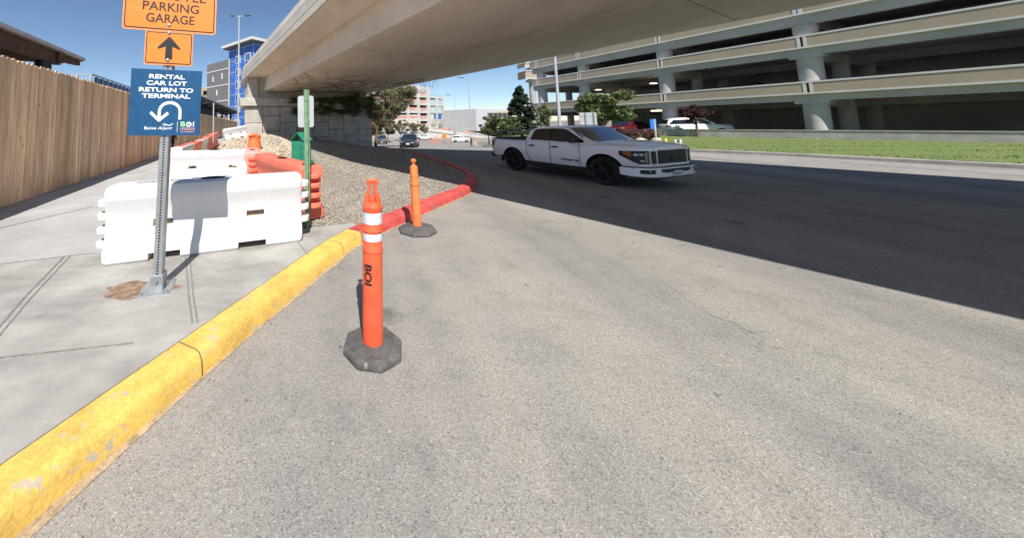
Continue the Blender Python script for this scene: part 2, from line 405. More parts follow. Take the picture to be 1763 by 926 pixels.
def seg(path, f):
    idx = [i for i, p in enumerate(path) if f(p)]; return path[max(0, idx[0]-1):idx[-1]+1]
ksplit = min(range(len(cpath)), key=lambda i: (cpath[i]-GR(632, 416)).length)
for nm, m, a, b in (('yellow_curb', M_YEL, 0, ksplit+1), ('red_curb', M_RED, ksplit, len(cpath))):
    k = MB(); k.loft(sweep(cpath[a:b], cprof)); o = k.build(nm, m); tag(o, kind='structure')
# open joints across the curb every few metres
k = MB(); acc = 0; jprof = [(-.003, -.02), (.009, .101), (.037, .1475), (.07, .1575), (.25, .1575)]
for i in range(2, len(cpath)-2):
    acc += (cpath[i]-cpath[i-1]).length
    if acc > 1.9:
        acc = 0; d = (cpath[i+1]-cpath[i-1]).normalized()
        k.grid([[tuple(p_) for p_ in r] for r in sweep([cpath[i]-d*.004, cpath[i]+d*.004], jprof)], smooth=False)
tag(k.build('curb_joints', mat('curb_joint_dirt', (.16, .12, .07), .95, .2)), kind='structure')
# concrete gutter dust: thin pale strip of grit along the red curb foot
def offset_path(path, o):
    out = []
    for i, p in enumerate(path):
        d = path[min(i+1,len(path)-1)]-path[max(i-1,0)]; d.z = 0; d.normalize()
        out.append(p+Vector((-d.y, d.x, 0))*o)
    return out
M_GRIT = mat('curb_grit', (.40, .30, .19), .95, .35, 14, .4, 60, fine=.2, fsc=70)
a_ = offset_path(cpath, .02); 
jit = [abs(math.sin(i*1.7)+math.sin(i*.63)+.4*math.sin(i*3.1))*.03+.015 for i in range(len(cpath))]
b_ = [p+(offset_path(cpath, -1)[i]-p)*jit[i] for i, p in enumerate(cpath)]
k = MB().grid([[(p.x,p.y,p.z+.004) for p in a_[6:52]], [(p.x,p.y,p.z+.004) for p in b_[6:52]]])
tag(k.build('curb_grit', M_GRIT), kind='structure')

# sidewalk slab: fence side on the left, curb then gravel edge on the right
fa = G(0, 358, SW); FX = fa.x + .333*fa.y          # fence line X = FX - .333 Y
def fence_x(y): return FX-.333*y
inner = offset_path(cpath, .262)
ne = [p for p in inner[:ksplit+2]]
gr_edge = [G(612, 391, SW), G(560, 394, SW), G(532, 399, SW)]
back = [Vector((-1.05, 5.3, 0)), Vector((-2.6, 8.6, 0)), Vector((-3.2, 9.6, 0)), Vector((-5.3, 10.0, 0)), Vector((-6.6, 14, 0)), Vector((-8.9, 20.5, 0)), Vector((-10.3, 25, 0)), Vector((-12.6, 33, 0)), Vector((-15, 41, 0)), Vector((-18, 52, 0)), Vector((-20, 62, 0))]
right = ne + gr_edge + back
lastn = ne[-1]
poly = [(p.x, p.y) for p in right] + [(fence_x(62)-.3, 62), (fence_x(-8)-.3, -8)]
k = MB().prism(poly, -.3, SW); tag(k.build('sidewalk', M_CONC), kind='structure')
# older darker slab in the near corner (sheet just above)
jl = [G(-250, 484, SW), G(0, 455.5, SW), G(162, 436.5, SW)]
jd = (jl[2]-jl[1]).normalized(); jr = jl[2]+jd*2.0
near = [p for p in ne if p.y < jr.y+.35]
poly2 = [(p.x-.0, p.y) for p in near] + [(near[-1].x-.05, near[-1].y+.1), (jr.x, jr.y), (jl[1].x, jl[1].y)]
ex = jl[1]-jd*9
poly2 += [(max(ex.x, fence_x(ex.y)+.3), ex.y), (fence_x(-8)+.3, -8)]
k = MB().prism(poly2, SW-.02, SW+.004); tag(k.build('old_sidewalk', M_CONC2), kind='structure')
k = MB()
def strip(a, b, wd, z=SW+.008): k.bar(Vector((a.x,a.y,z-.003)), Vector((b.x,b.y,z-.003)), wd, .006)
strip(G(-250,484,SW), G(162,436.5,SW), .018); strip(G(110,443,SW), G(40,515,SW), .022); strip(G(121,441,SW), G(52,515,SW), .016)
strip(G(40,515,SW), G(-110,690,SW), .02); strip(G(52,515,SW), G(-95,690,SW), .014)
strip(G(319,437,SW), G(325,512,SW), .014); strip(G(326,437,SW), G(333,512,SW), .012)
strip(G(325,512,SW), G(331,558,SW), .014); strip(G(333,512,SW), G(340,556,SW), .012)
strip(G(512,416,SW), G(531,440,SW), .014); strip(G(-60,407,SW), G(160,356,SW), .008)
strip(G(-100,628,SW), G(228,592,SW), .014)
strip(G(180,300,SW), G(232,300,SW), .012, SW+.006); strip(G(225,277,SW), G(285,277,SW), .012, SW+.006)
tag(k.build('sidewalk_joints', M_JOINT), kind='structure')
# rusty patched square round the sign post foot
pc = G(240, 499, SW); k = MB(); n = 26; pts = []
for i in range(n):
    a = 2*math.pi*i/n; rr = 1+.13*math.sin(3*a+1)+.1*math.sin(7*a)+.06*math.sin(11*a)
    pts.append((pc.x+.33*rr*math.cos(a)*(1.0), pc.y+.16*rr*math.sin(a)))
k.prism(pts, SW, SW+.0085); tag(k.build('rust_stain', M_RUSTST), kind='structure')

# gravel island: height field
ctl = [(-9.,26.5,1.1),(-6,27.6,.85),(-3.1,28.8,.5),(-.6,29.9,.0),(2.2,31,-.65),(-5.2,17,.4),(-7.5,23,.95),(-6,21,.85),(-2,12.5,.13),(-3.6,16,.42),(-1,20,.25),(-4,24,.75),(0,25,-.1),(-8.8,23.5,.75),(1.0,13,.1),(0,9,.13),(-1.9,8.9,.1)]
ctl += [(p.x, p.y, p.z+.115) for p in offset_path(cpath, .3)[14::6]]
ctl += [(p.x+.1, p.y, SW-.03) for p in gr_edge+back[:8]]
ctl += [(p.x-.9, p.y-.1, SW-.12) for p in back[:8]] + [(p.x, p.y-.7, SW-.12) for p in gr_edge]
Cx = np.array(ctl); D = np.linalg.norm(Cx[:,None,:2]-Cx[None,:,:2], axis=2)
Wt = np.linalg.solve(D+np.eye(len(ctl))*-.35, Cx[:,2])
def hz(x, y):
    return float(np.linalg.norm(Cx[:,:2]-np.array([x,y]), axis=1) @ Wt)
isl = [(p.x, p.y) for p in offset_path(cpath, .14)[ksplit-4:]] + [(-6, 39), (-11.5, 30), (-11, 24), (-9.8, 20), (-7.4, 13.6), (-6, 9.6), (-3.9, 9.2), (-2, 5), (-.8, 4.4)]
xs = np.arange(-11.5, 4.6, .2); yy = np.arange(4.3, 33, .2); vid = {}; k = MB(); vs = []; fs = []; mi = []
def vget(i, j):
    if (i,j) not in vid:
        x, y = xs[i], yy[j]; vid[(i,j)] = len(vs)
        b = .03*math.sin(x*3.1+y*1.3)+.02*math.sin(x*7.7-y*5.1)
        tanw = max(0, min(1, (hz(x,y)-.25)/.4))
        vs.append((x, y, hz(x, y)+b*(.25+1.6*tanw)-.01))
    return vid[(i,j)]
for i in range(len(xs)-1):
    for j in range(len(yy)-1):
        cx_, cy_ = xs[i]+.1, yy[j]+.1
        if in_poly(cx_, cy_, isl):
            fs.append((vget(i,j), vget(i+1,j), vget(i+1,j+1), vget(i,j+1)))
            mi.append(1 if (cx_ < -1.9-.16*(cy_-10)+.5*math.sin(cy_*1.1) and cy_ > 10.5) else 0)
k = MB(); k.add(vs, fs, 0, True); k.m = mi
tag(k.build('gravel_ground', [M_GRAV, M_MOUND], sharp=180), kind='structure')
# loose stones on it
def stones(name, n, area, smin, smax, m, keep):
    bi = bmesh.new()
    if smax > .05: bmesh.ops.create_icosphere(bi, subdivisions=1, radius=1)
    else:
        for q in ((1,0,0),(-1,0,0),(0,1,0),(0,-1,0),(0,0,1),(0,0,-1)): bi.verts.new(q)
        bi.verts.ensure_lookup_table()
        for q in ((0,2,4),(2,1,4),(1,3,4),(3,0,4),(2,0,5),(1,2,5),(3,1,5),(0,3,5)): bi.faces.new([bi.verts[i] for i in q])
    bi.verts.index_update(); base = np.array([tuple(v.co) for v in bi.verts]); tri = np.array([[v.index for v in f.verts] for f in bi.faces]); bi.free(); nb_ = len(base)
    V = []; Q = []; c = 0; tries = 0
    while c < n and tries < n*12:
        tries += 1
        y = area[2]+(area[3]-area[2])*random.random()**1.6; x = random.uniform(area[0], area[1])
        if not in_poly(x, y, isl) or not keep(x, y): continue
        s = random.uniform(smin, smax)*(1+.03*(y-5))
        q = base*np.array([s*random.uniform(.7,1.4), s*random.uniform(.7,1.4), s*random.uniform(.45,.9)])
        q = q*rng.uniform(.75, 1.25, (nb_,1))
        e = Matrix.Rotation(random.uniform(0,6.3), 3, 'Z') @ Matrix.Rotation(random.uniform(-.5,.5), 3, 'X')
        q = q @ np.array(e).T; q += np.array([x, y, hz(x,y)+s*.15])
        V.append(q); Q.append(tri+nb_*c); c += 1
    return raw_mesh(name, np.vstack(V), np.vstack(Q), m)
side_poly = [(p[0], p[1]) for p in poly]
off_walk = lambda x, y: not in_poly(x, y, side_poly)
tanzone = lambda x, y: x < -1.9-.16*(y-10)+.5 and y > 10.5
tag(stones('loose_gravel', 46000, (-4, 4.2, 4.6, 24), .008, .018, M_STONE, lambda x, y: off_walk(x,y) and not tanzone(x,y)), 'loose grey landscape gravel filling the island inside the red curb', 'gravel', kind='stuff')
tag(stones('tan_rubble', 5200, (-10, 0, 11, 27), .02, .062, M_ROCKT, lambda x, y: off_walk(x,y) and tanzone(x,y)), 'tan dirt clods and rubble on the mound below the bridge wall', 'rubble', kind='stuff')

# grit and small stones strewn on the road below the curb
oct_ = np.array([(1,0,0),(-1,0,0),(0,1,0),(0,-1,0),(0,0,.7),(0,0,-.7)], float); otri = np.array([(0,2,4),(2,1,4),(1,3,4),(3,0,4),(2,0,5),(1,2,5),(3,1,5),(0,3,5)])
V = []; Q = []; outp = offset_path(cpath, -1)
for i in range(900):
    j = random.randint(4, 60); j = min(j, len(cpath)-1); p_ = cpath[j]; q_ = outp[j]; f_ = random.expovariate(2.2) if i < 600 else random.uniform(0, 4)
    c_ = p_+(q_-p_)*(f_+.03); c_ += Vector((random.uniform(-.3,.3), random.uniform(-.3,.3), 0))*min(1, f_)
    s_ = random.uniform(.003, .009)*(1.6 if random.random() < .08 else 1)
    V.append(oct_*s_*rng.uniform(.7,1.3,(6,1))+np.array([c_.x, c_.y, zr(c_.y)+s_*.4])); Q.append(otri+6*i)
tag(raw_mesh('road_grit', np.vstack(V), np.vstack(Q), M_STONE), 'scattered grit and small stones on the asphalt along the curb', 'grit', kind='stuff')

# ================================================================== BRIDGE
BD = Vector((-.453, .8916, 0)); BN = Vector((.8916, .453, 0)); B0 = Vector((-.64, 10.31, 0))
bpath = [B0+BD*s for s in np.arange(-34, 20.1, 6)]
ang = math.atan2(BD.y, BD.x); p = bpath[-1].copy(); rad = 30.
bstr = list(bpath)
for i in range(14):
    ang -= 2.4/rad; p = p+Vector((math.cos(ang), math.sin(ang), 0))*2.4; bpath.append(p.copy())
def bsweep(path, prof):                            # offset to the right of travel
    rings = []
    for i, q in enumerate(path):
        d = path[min(i+1,len(path)-1)]-path[max(i-1,0)]; d.normalize(); n = Vector((d.y, -d.x, 0))
        rings.append([(q.x+n.x*o, q.y+n.y*o, z) for o, z in prof])
    return rings
br = thing('overpass_bridge', (0,0,0), 'curving concrete overpass bridge with box girder crossing above the road', 'bridge')
WT = 11.75
k = MB(); k.loft(bsweep(bpath, [(.03,6.02),(.03,6.42),(WT-.03,6.42),(WT-.03,6.02)]), smooth=False); k.build('deck', M_SOFFIT, br)
k = MB(); k.loft(bsweep(bstr, [(1.70,6.025),(1.53,4.8),(11.7,4.8),(11.5,6.025)]), smooth=False); o = k.build('box_girder', M_SOFFIT, br); bevel(o, .03)
k = MB(); k.loft(bsweep(bpath, [(0,6.0),(-.02,6.0),(-.02,6.30),(.012,6.315),(.012,6.335),(-.02,6.35),(-.02,6.76),(.012,6.775),(.012,6.795),(-.01,6.81),(.05,7.2),(.30,7.2),(.42,6.44),(.42,6.424),(.032,6.424),(.032,6.0)]), smooth=False); k.build('parapet', M_BRIDGE, br)
k = MB(); k.loft(bsweep(bpath, [(WT,6.03),(WT,6.72),(WT-.28,6.72),(WT-.36,6.424),(WT-.028,6.424),(WT-.028,6.0)]), smooth=False); k.build('parapet', M_BRIDGE, br)
# pale bearing plate on the web end, form seams and hairline stain marks on the soffit
def bpt(s, t, z): q = B0+BD*s+BN*t; return Vector((q.x, q.y, z))
k = MB()
for s_ in (-14, -6.5, 1.5, 9.5, 16):
    k.bar(bpt(s_, 1.7, 4.797), bpt(s_, 11.6, 4.797), .02, .006)
k.bar(bpt(-20, 6.5, 4.797), bpt(18, 6.5, 4.797), .015, .006)
for s_ in (-10, -3, 4, 11): k.bar(bpt(s_, .1, 6.017), bpt(s_, 1.6, 6.017), .015, .006)
k.build('form_seam', mat('form_seam_grey', (.27, .245, .21), .9, .1), br)
k = MB()
for i in range(150):                                # dry vine tendrils still clinging to the soffit
    s0 = random.uniform(10, 19); t0 = random.uniform(2.2, 11.4); q = [(s0, t0)]; L = random.uniform(1, 4.2)
    a0 = random.gauss(0, .28)+(0 if random.random() < .7 else math.pi/2*random.choice((1,-1))*.5)
    for j in range(9):
        a0 += random.gauss(0, .22); q.append((q[-1][0]-math.cos(a0)*L/9, q[-1][1]+math.sin(a0)*L/9))
    q = [(a, min(11.4, max(1.9, b))) for a, b in q]
    k.tube([bpt(a, b, 4.788) for a, b in q], random.uniform(.005,.014), 4, cap=False)
for i in range(12):
    s0 = random.uniform(6, 16); t0 = random.uniform(1.1, 1.5); q = [(s0, t0)]; a0 = random.uniform(-.6, .6)
    for j in range(7):
        a0 += random.gauss(0, .35); q.append((q[-1][0]-math.cos(a0)*.26, min(1.5, max(.15, q[-1][1]+math.sin(a0)*.2))))
    k.tube([bpt(a, b, 6.008) for a, b in q], .004, 4, cap=False)
for i in range(16):                                # a few hang below the far edge
    s0 = random.uniform(7.2, 10); q0 = bpt(s0, 11.72, 4.85); q = [q0]
    for j in range(5): q.append(q[-1]+Vector((random.gauss(0,.07), random.gauss(0,.07), -random.uniform(.05,.2))))
    k.tube(q, .008, 4, cap=False)
tag(k.build('dry_vine', M_STAIN, None), 'dry brown vine tendrils clinging under the concrete bridge soffit', 'vine', kind='stuff')

# abutment: panelled front wall, cap beam, back wall, curved wing wall
ab = thing('bridge_abutment', (-9, 26.5, 0), 'grey panelled concrete abutment wall holding the left end of the bridge', 'abutment')
WA = Vector((-8.95, 26.35, 0)); WB = Vector((2.25, 30.9, 0)); WD = (WB-WA).normalized(); WL = (WB-WA).length
WM = Matrix.Translation(-Vector((-9, 26.5, 0))) @ frame(WA, WD)     # x along wall, -y towards the camera
core = MB()
k = MB(); pw = 1.62; row = [(-1.6, -.1), (-.1, .95), (.95, 2.25), (2.25, 3.43)]
nc = 8; pw = WL/nc
for c in range(nc):
    zoff = .65 if c % 2 else 0
    zs = [-1.6, -.5+zoff*.0, .55+zoff, 1.95+zoff*.7, 3.43]
    if c % 2: zs = [-1.6, .0, 1.25, 2.6, 3.43]
    else: zs = [-1.6, -.6, .6, 2.0, 3.43]
    for z0, z1 in zip(zs[:-1], zs[1:]):
        jl = .035 if c > 0 else 0; jr = .035 if c < nc-1 else 0; zm = z0+(z1-z0)*.5
        up = 1 if c % 2 else -1
        x0, x1 = c*pw+.022, (c+1)*pw-.022
        L0, R0 = x0-up*jl*0, x1; zq = z0+.16
        pts = [(x0+jl*(c%2), z0+.018), (x1-jr*(c%2), z0+.018), (x1-jr*(c%2), zq), (x1+jr*(1-c%2)*0, zq), (x1, z1-.018), (x0, z1-.018), (x0, zq), (x0+jl*(c%2), zq)]
        plate(k, pts, -.12, .0, M=WM)
o = k.build('wall_panel', M_PANEL, ab); bevel(o, .012, 1)
k = MB(); k.box((WL/2, .32, 1.0), (WL-.04, .6, 5.2), WM); k.build('wall_core', M_GAP, ab)
k = MB(); k.box((WL/2-.12, .1, 3.79), (WL+.5, 1.0, .68), WM); o = k.build('cap_beam', M_PANEL, ab); bevel(o, .03)
k = MB(); k.box((WL/2, .42, 4.28), (WL-.3, .5, .28), WM); k.box((WL/2+.05, .62, 5.22), (WL-.7, .5, 1.62), WM)
k.box((.42, .36, 5.06), (.3, .5, 1.86), WM); o = k.build('back_wall', M_PANEL, ab); bevel(o, .02)
# wing wall follows the parapet away to the left and behind
wp = [q for q in bpath if (q-B0).dot(BD) > 17.9]; 
wp = [B0+BD*18.1+BN*.0]+[q for q in bpath[9:]]
Minv = Matrix.Translation(-Vector((-9, 26.5, 0)))
wprof = [(.30, -1.6), (.30, 3.46), (-.05, 3.46), (-.05, 4.13), (.24, 4.13), (.24, 6.02), (1.0, 6.02), (1.0, -1.6)]
k = MB(); k.loft(bsweep(wp, wprof), smooth=False, M=Minv); o = k.build('wing_wall', M_PANEL, ab)
k = MB()
def wrng(z0, z1, o0, i): return i
acc = 0
for i in range(1, len(wp)-1):
    d = (wp[i+1]-wp[i-1]).normalized(); n = Vector((d.y, -d.x, 0))
    q = wp[i]+n*.298
    for zz in (.9, 2.15): pass
    k.bar(Vector((q.x,q.y,-1)), Vector((q.x,q.y,3.44)), .03, .012)
for zz in (.95, 2.2):
    for i in range(len(wp)-1):
        d = (wp[i+1]-wp[i]).normalized(); n = Vector((d.y, -d.x, 0))
        k.bar(wp[i]+n*.297+Vector((0,0,zz)), wp[i+1]+n*.297+Vector((0,0,zz)), .012, .03)
for v_ in range(len(k.v)): k.v[v_] = tuple(Vector(k.v[v_])-Vector((-9,26.5,0)))
k.build('panel_joint', M_GAP, ab)

# ================================================================== FENCES
def fence(name, a, b, z0a, z0b, ha, hb, label, bw=.155):
    f = thing(name, (a.x, a.y, 0), label, 'fence'); d = b-a; L = d.length; M = frame(Vector((0,0,0)), d)
    k = MB(); n = int(L/bw); kn = k
    for i in range(n):
        x = (i+.5)*bw; t = x/L; z0 = z0a+(z0b-z0a)*t; h = ha+(hb-ha)*t+random.uniform(-.012, .012)
        w2 = bw/2-random.uniform(.002, .010); y = random.uniform(-.008, .008); th = .022; ln = random.uniform(-.004, .004)
        c = .035
        pts = [(x-w2, z0), (x+w2, z0), (x+w2+ln, z0+h-c), (x+w2-c+ln, z0+h), (x-w2+c+ln, z0+h), (x-w2+ln, z0+h-c)]
        plate(k, pts, y-th, y, M=M)
        if i < 130:
            for _ in range(random.choice((0, 0, 1, 1, 2))):
                kx = x+random.uniform(-.05, .05); kz = z0+random.uniform(.15, h-.2); rr = random.uniform(.008, .02)
                kn.add([(kx+rr*math.cos(j*.785), y-th-.0015, kz+1.5*rr*math.sin(j*.785)) for j in range(8)], [tuple(range(8))], 1, False, M)
    k.build('boards', [M_WOOD, M_KNOT], f, fix=True)
    k = MB()
    for fr in (.12, .5, .88):
        k.bar(M @ Vector((0, .04, z0a+ha*fr)), M @ Vector((L, .04, z0b+hb*fr)), .05, .1)
    k.build('rail', M_WOOD, f)
    k = MB()
    for x in np.arange(.5, L, 2.44):
        k = MB(); k.box((x, .13, z0a+ha/2-.1), (.1, .1, ha-.1), M); k.build('post', M_WOOD, f)
    return f
ft = A(0, 100, fa.y).z-SW
f0 = Vector((fence_x(1.0), 1.0, 0)); f1 = Vector((fence_x(33.), 33., 0))
fence('wood_fence', f0, f1, SW, SW, ft, ft-.05, 'tall tan cedar board fence running along the left edge of the sidewalk')
f2 = Vector((A(412, 218, 60).x, 60., 0))
fence('wood_fence', f1, f2, SW, SW, ft-.05, 2.4, 'farther cedar board fence in the gap between blue sign and bridge wall', .2)
# dirt strip at the foot of the fence
k = MB(); L_ = [(fence_x(y)-.5, y) for y in (-6, 8, 20, 33)]; R_ = [(fence_x(y)+.10+.05*math.sin(y*2.3)+.04*math.sin(y*5.7), y) for y in np.arange(33, -6.1, -.4)]
k.prism(L_+R_, SW-.05, SW+.0065); tag(k.build('dirt_strip', mat('fence_dirt', (.4, .34, .26), .95, .4, 12, .6, 40, fine=.25, fsc=60)), kind='structure')

# ================================================================== PARKING GARAGE (right)
GK = 42.0
GE = Vector((-.316, .949, 0)); GM = Vector((.949, .316, 0))          # along the front (away), and into the building
def gar_pt(y): return Vector((GK-.333*y, y, 0))
def gar_y(u, v=215):
    d = ray(u, v); t = d[0]/d[1]; return GK/(t+.333)
gcols = [gar_y(930, 200), gar_y(1003, 200), gar_y(1146, 200)]
stp = gcols[1]-gcols[2]
gcols += [gcols[2]-stp*1.05, gcols[2]-stp*2.1, gcols[2]-stp*3.15]
gorg = gar_pt(gcols[0]+.9)
gar = thing('parking_garage', gorg, 'large tan and grey open parking garage with round columns behind the lawn', 'parking garage')
GF = frame(Vector((0,0,0)), -GE)                    # local x runs from the far corner towards the camera, +y is into the building?
if (GF @ Vector((0,1,0))).dot(GM) < 0: gs = -1
else: gs = 1
def gx(y): return (gorg-gar_pt(y)).length*(1 if y < gorg.y else -1)
GLn = gx(gcols[-1])+3
levels = [(10.35, 9.28, 8.55), (7.72, 6.72, 6.2), (4.24, 3.27, 2.78)]
kp = MB(); kt = MB(); kb = MB(); ks = MB(); kc = MB()
cxs = [gx(y) for y in gcols]
for zt, zb, zbeam in levels:
    e = [0-.0]+cxs+[GLn]
    for a, b in zip(e[:-1], e[1:]):
        if b-a < .6: continue
        kp.box(((a+b)/2, gs*.02, (zt+zb)/2), (b-a-.12, .24, zt-zb-.2), GF)
        for xx in (a+.14, b-.14):
            if abs(xx) > .3: kt.box((xx, gs*.03, (zt+zb)/2), (.14, .3, zt-zb-.22), GF)
    kt.box((GLn/2, gs*.04, zt-.06), (GLn, .34, .12), GF); kt.box((GLn/2, gs*.04, zb+.06), (GLn, .34, .12), GF)
    kb.box((GLn/2, gs*.42, (zb+zbeam)/2), (GLn, .5, zb-zbeam), GF)
    ks.box((GLn/2, gs*17.5, zb-.05), (GLn-.1, 33.4, .3), GF)
    for yy in (8, 16, 24, 32):
        ks.box((GLn/2, gs*yy, zb-.5), (GLn-.2, .4, .7), GF)
    for c in cxs:
        for q in np.arange(0, 1): kb.box((c, gs*.62, zb-.36), (1.5, .98, .70), GF)
        ks.box((c, gs*17, zb-.55), (.5, 32, .75), GF)
    kp.box((-.1, gs*6, (zt+zb)/2), (.2, 12, zt-zb-.2), GF); kt.box((-.08, gs*6, zt-.09), (.32, 12, .18), GF); kt.box((-.08, gs*6, zb+.09), (.32, 12, .18), GF)
ks.box((GLn/2, gs*34.3, 4.2), (GLn, .3, 9), GF); ks.box((GLn/2+1.9, gs*15.2, 4.3), (GLn-4.6, .3, 9.2), GF); ks.box((GLn/2, gs*15.7, 1.3), (GLn-1.5, .3, 2.9), GF)
ks.box((GLn/2, gs*17.5, -.12), (GLn, 33.4, .3), GF)
gcol = kp.build('tan_panel', M_GARP, gar); kt.build('white_trim', M_GART, gar); kb.build('spandrel_beam', M_GAR, gar); ks.build('floor_slab', M_GARD, gar)
for i, c in enumerate(cxs):
    k = MB(); k.lathe([(.58,-.3),(.58,8.6)], 24, M=Matrix.Translation(GF @ Vector((c, gs*.78, 0)))); k.build('column', M_GAR, gar)
for c in cxs:
    for yy in (6, 11): k = MB(); k.lathe([(.42,-.3),(.42,9)], 12, M=Matrix.Translation(GF @ Vector((c, gs*yy, 0)))); k.build('inner_column', M_GARD, gar)
for (u, v, lv) in ((1030,155,1),(1062,160,1),(1125,144,1),(1130,191,2)):
    zc = levels[lv][1]-.95
    d = ray(u, v); t = (zc-H)/d[2]; q = Vector((d[0]*t, d[1]*t, zc))-gorg
    k = MB(); k.box(q, (.75, .35, .09), rz=.32); k.build('ceiling_lamp', M_LAMP, gar)
# set-back wing past the corner
wg = thing('garage_wing', A(918, 215, 56), 'set back stair wing at the far left corner of the parking garage', 'garage wing')
W0 = wg.location
k = MB(); k2 = MB(); k3 = MB()
zl = [(A(905,109,56).z, A(905,116,56).z), (A(905,123,56).z, A(905,136,56).z)]
for zt, zb in zl:
    k.box((1.2, 0, (zt+zb)/2-W0.z), (4.6, .25, zt-zb), rz=.15); k2.box((1.2, -.05, zt-W0.z), (4.8, .35, .16), rz=.15); k2.box((1.2, -.05, zb-W0.z), (4.8, .35, .16), rz=.15)
    k3.box((2.0, 1.0, zb-.3-W0.z), (3.6, 1.8, .4), rz=.15); k.box((-1.0, .9, (zt+zb)/2-W0.z), (.25, 1.8, zt-zb), rz=.15)
k.build('tan_panel', M_GARP, wg); k2.build('white_trim', M_GART, wg); k3.build('floor_slab', M_GAR, wg)
k = MB(); k.lathe([(.55,-2-W0.z),(.55,zl[0][1]-W0.z)], 16, M=Matrix.Translation((.9,1,0))); k.build('column', M_GAR, wg)

# low concrete wall, lawn, far kerb
cR = GR(1195, 262); CK = cR.x+.333*cR.y
def curb_x(y): return CK-.333*y
kp_ = [Vector((curb_x(y), y, zr(y))) for y in np.arange(-14, 30.1, 2.)]+[Vector((curb_x(30)+.1, 30.4, zr(30.4))), Vector((curb_x(30)+.62, 31, zr(31)))]+[Vector((curb_x(30)+.62*(y-30), y, zr(y))) for y in np.arange(33, 52, 3.)]
k = MB(); k.loft(sweep(kp_[::-1], [(-0, -.06), (0, .12), (.02, .14), (.22, .14), (.22, -.06)])); tag(k.build('far_kerb', M_CURB), kind='structure')
kp2 = [Vector((curb_x(y)+.2, y, zr(y)+.12)) for y in np.arange(-14, 60, 2.)]
rows = []
for y in np.arange(-14, 60.1, 1.):
    a = (curb_x(y) if y <= 30 else curb_x(30)+.62*(y-30))+.18; b = GK-.333*y+.9; r = []
    for t in np.linspace(0, 1, 22):
        z = (zr(y)+.135)*(1-t)+.05*t
        bump_ = .75*math.exp(-((y-37)/6)**2)*math.exp(-((t-.55)/.3)**2)
        r.append((a+(b-a)*t, y, z+bump_+.02*math.sin(y*2+t*9)))
    rows.append(r)
k = MB().grid(rows); tag(k.build('lawn', M_GRASS), kind='structure')
n = 45000; gy_ = rng.uniform(2, 46, n); ga = np.where(gy_ <= 30, CK-.333*gy_, CK-.333*30+.62*(gy_-30))+.17; gb_ = GK-.333*gy_-1.9; gx_t = ga+(gb_-ga)*rng.random(n)**1.4
gt = (gx_t-ga)/(GK-.333*gy_+.9-ga); gz = np.array([zr(y) for y in gy_]); gz = (gz+.135)*(1-gt)+.05*gt+.75*np.exp(-((gy_-37)/6)**2)*np.exp(-((gt-.55)/.3)**2)
hh_ = rng.uniform(.03, .075, n); th_ = rng.uniform(0, 3.14, n); P0_ = np.stack([gx_t, gy_, gz-.03], 1); dw = np.stack([np.cos(th_)*.02, np.sin(th_)*.02, np.zeros(n)], 1)
V_ = np.stack([P0_-dw, P0_+dw, P0_+np.stack([rng.normal(0,.03,n), rng.normal(0,.03,n), hh_], 1)], 1).reshape(-1,3)
tag(raw_mesh('grass_blades', V_, np.arange(n*3).reshape(n,3), mat('grass_blade', (.12, .195, .045), .9, .4, .9, c2=(.16, .19, .06), island=.22, spec=.1)), 'mown green grass on the lawn strip beside the road', 'grass', kind='stuff')
wl = thing('low_wall', gar_pt(26), 'long low grey concrete wall between the lawn and garage columns', 'wall')
k = MB(); a = gar_pt(31.5)-GM*1.6; b = gar_pt(5)-GM*1.6
zt = A(1150, 225, a.y).z
k.bar(Vector((a.x,a.y,.22))-wl.location, Vector((b.x,b.y,.22))-wl.location, .3, .75); o = k.build('wall', M_PANEL, wl); bevel(o, .02)
k = MB(); k.bar(Vector((a.x,a.y,.62))-wl.location, Vector((b.x,b.y,.62))-wl.location, .36, .06); k.build('coping', M_CURB, wl)

# ================================================================== FAR BUILDINGS
def quad_building(name, uL, uR, YL, YR, ztop, zbot, depth, m, label, cat):
    a = A(uL, 215, YL); b = A(uR, 215, YR); a.z = b.z = 0
    t = thing(name, (a.x, a.y, zbot), label, cat); d = b-a; t.rotation_euler.z = math.atan2(d.y, d.x)
    return t, d.length, ztop-zbot                    # local: x along the front, y into depth, z up from base
def panel_row(mb, xs_, zs_, y, th=.12):
    for (x0, x1) in xs_:
        for (z0, z1) in zs_: mb.box(((x0+x1)/2, y, (z0+z1)/2), (x1-x0, th, z1-z0))
# garage under construction
zt = A(735, 153, 118).z; cg, L1, h1 = quad_building('construction_garage', 610, 738, 92, 118, zt, -3, 30, M_CWHITE, 'white concrete parking structure under construction with orange netting and stud framed end', 'parking structure')
k = MB(); kn = MB(); kcx = []; nfl = 6
fz = [h1-(i*13.3/530*118) for i in range(nfl)]
nb = 6
for i, z in enumerate(fz):
    k.box((L1/2, 13, z-.25), (L1, 26, .5)); k.box((L1/2, -.1, z-.12), (L1+.2, .35, .95 if i else 1.5))
    if i: kn.box((L1/2, .3, z+.95), (L1-.4, .06, 1.05))
k.build('floor_slabs', M_CWHITE, cg); tag(kn.build('safety_net', M_NET, cg), 'orange safety netting')
for j in range(nb+1):
    c = MB(); c.box((j*L1/nb, -.12, (h1+.3)/2), (1.0 if j < nb else 1.7, .8, h1+.3)); c.build('column', M_CWHITE, cg)
k = MB(); k.box((L1/2, 14, h1/2), (L1-.6, .4, h1-.5)); k.build('core_wall', M_GARD, cg)
k = MB(); k.tube([(L1-1.5, 2, h1), (L1-1.5, 2, h1+5.5)], .1, 6); k.build('mast', M_DSTEEL, cg)
